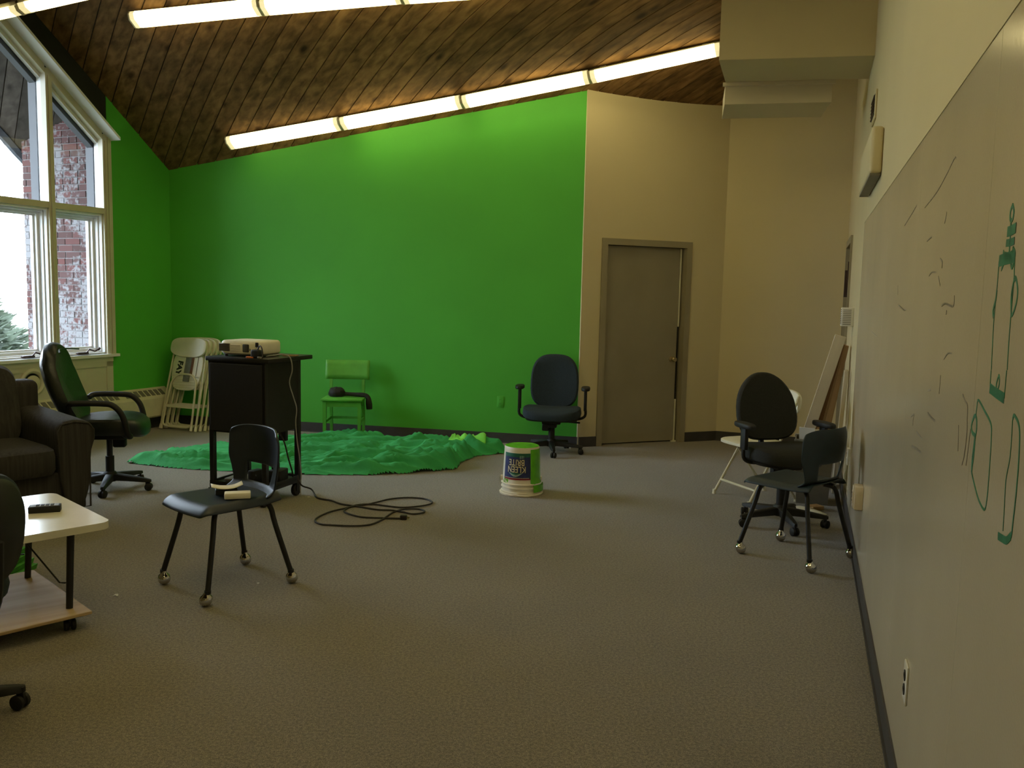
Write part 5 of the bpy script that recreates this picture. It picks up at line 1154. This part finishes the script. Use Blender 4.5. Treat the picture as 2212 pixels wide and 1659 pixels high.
for i in range(ns):
    x1 = -AW - 0.004 - i * w_; x0 = x1 - w_ + 0.008
    ol = superell(x1 - x0, 0.68, 7, 44, (x0 + x1) / 2, 0.30)
    MB().rings(pad(ol, [(0.1, 0.30), (0.95, 0.30), (1.0, 0.33), (1.0, 0.42), (0.975, 0.455), (0.88, 0.475), (0.5, 0.485), (0.05, 0.487)]), mS).build('seat_cushion', S_, so)
    ob = superell(x1 - x0 + 0.03, 0.56, 4.2, 44, (x0 + x1) / 2, 0.69)
    MB().rings(pad(ob, [(0.05, 0.0), (0.8, 0.0), (0.97, 0.03), (1.0, 0.09), (0.985, 0.16), (0.92, 0.21), (0.6, 0.235), (0.05, 0.24)], lambda x, y, h: (x, 0.72 - h + 0.22 * (y - 0.45), y)), mS).build('back_cushion', S_, so)
sbox('back_frame', -SW + 0.03, -0.03, SD - 0.18, SD, 0.10, 0.84, 0.05, 4)
for x in (-0.08, -SW + 0.08):
    for y in (0.08, SD - 0.08): MB().lathe([(0.022, 0.0), (0.028, 0.045)], 12, mS @ T(x, y, 0)).build('foot', M['black'], so)

# ------------------------------------------------------------------ odds and ends by the leaning boards
bn = empty('storage_bin', T(2.285, 6.36, 0) @ RZ(-0.33), 'dark grey bin of papers on the floor beside the white folding chair', 'bin')
mb = MB(); a, b = (0.11, 0.11), (0.14, 0.13)
rg = []
for s_, z in ((0, 0.0), (1, 0.48)):
    rg.append([(sx * (a[0] + (b[0] - a[0]) * s_), sy * (a[1] + (b[1] - a[1]) * s_), z) for sx, sy in ((-1, -1), (1, -1), (1, 1), (-1, 1))])
rin = [[(x * 0.95, y * 0.94, z) for x, y, z in rg[1]], [(x * 0.94, y * 0.93, 0.02) for x, y, z in rg[0]]]
MB().rings(rg + rin).build('shell', M['greyplastic'], bn, smooth=False)
for y in (-0.132, 0.132): MB().rbox(-0.145, 0.145, y - 0.006, y + 0.006, 0.462, 0.487, 0.004, 1).build('rim', M['greyplastic'], bn)
for i, (x, y, a_, tlt, m_, lab) in enumerate(((0.04, -0.04, 0.3, 0.35, 'paper', 'white sheet sticking up out of the grey bin, at its right'), (-0.06, 0.0, -0.2, 0.4, 'white', 'crumpled pale sheet in the grey bin, at its left'), (0.06, 0.06, 0.1, 0.2, 'boardtan', 'tan card sheet at the back right of the grey bin'))):
    o = MB().rbox(-0.055, 0.055, -0.002, 0.002, -0.15, 0.09, 0.0015, 1).build('loose_sheet', M[m_], smooth=False); o.matrix_world = T(2.285, 6.36, 0.47) @ RZ(-0.33) @ T(x, y, 0) @ RZ(a_) @ RX(tlt * 0.4); tag(o, lab, 'paper')
o = MB().rbox(-0.05, 0.05, -0.04, 0.04, 0, 0.03, 0.003, 1).build('wood_offcut', M['boardtan'], smooth=False); o.matrix_world = T(2.22, 6.10, 0) @ RZ(0.4); tag(o, 'small tan wood offcut on the carpet behind the navy chair', 'offcut')
o = MB().grid(lambda a, b: (0.20 * a - 0.1, 0.24 * b - 0.12, 0.012 + 0.008 * math.sin(6 * a + 3 * b)), 8, 8).build('fallen_sheet', M['paper'], solid=0.002); o.matrix_world = T(2.10, 5.98, 0) @ RZ(0.5); tag(o, 'white sheet of paper fallen on the carpet behind the navy chair', 'paper')
# scraps on the carpet
for i, (x, y, s_, lab) in enumerate(((-1.899, 4.03, 0.020, 'white paper scrap on the carpet right of the white table'), (-1.276, 4.247, 0.011, 'tiny white crumb under the right side of the foreground chair'), (-1.46, 6.10, 0.016, 'pale thread bit on the carpet beside the cart wheel'), (2.02, 4.35, 0.012, 'tiny white crumb on the carpet near the ball casters by the wall'))):
    o = MB().grid(lambda a, b: ((a - 0.5) * s_ * (1.4 - b), (b - 0.5) * s_, 0.004 + s_ * 0.3 * abs(math.sin(4 * a + 2 * b))), 5, 4).build('paper_scrap', M['white'], solid=0.001); o.matrix_world = T(x, y, 0) @ RZ(i * 1.3); tag(o, lab, 'scrap')
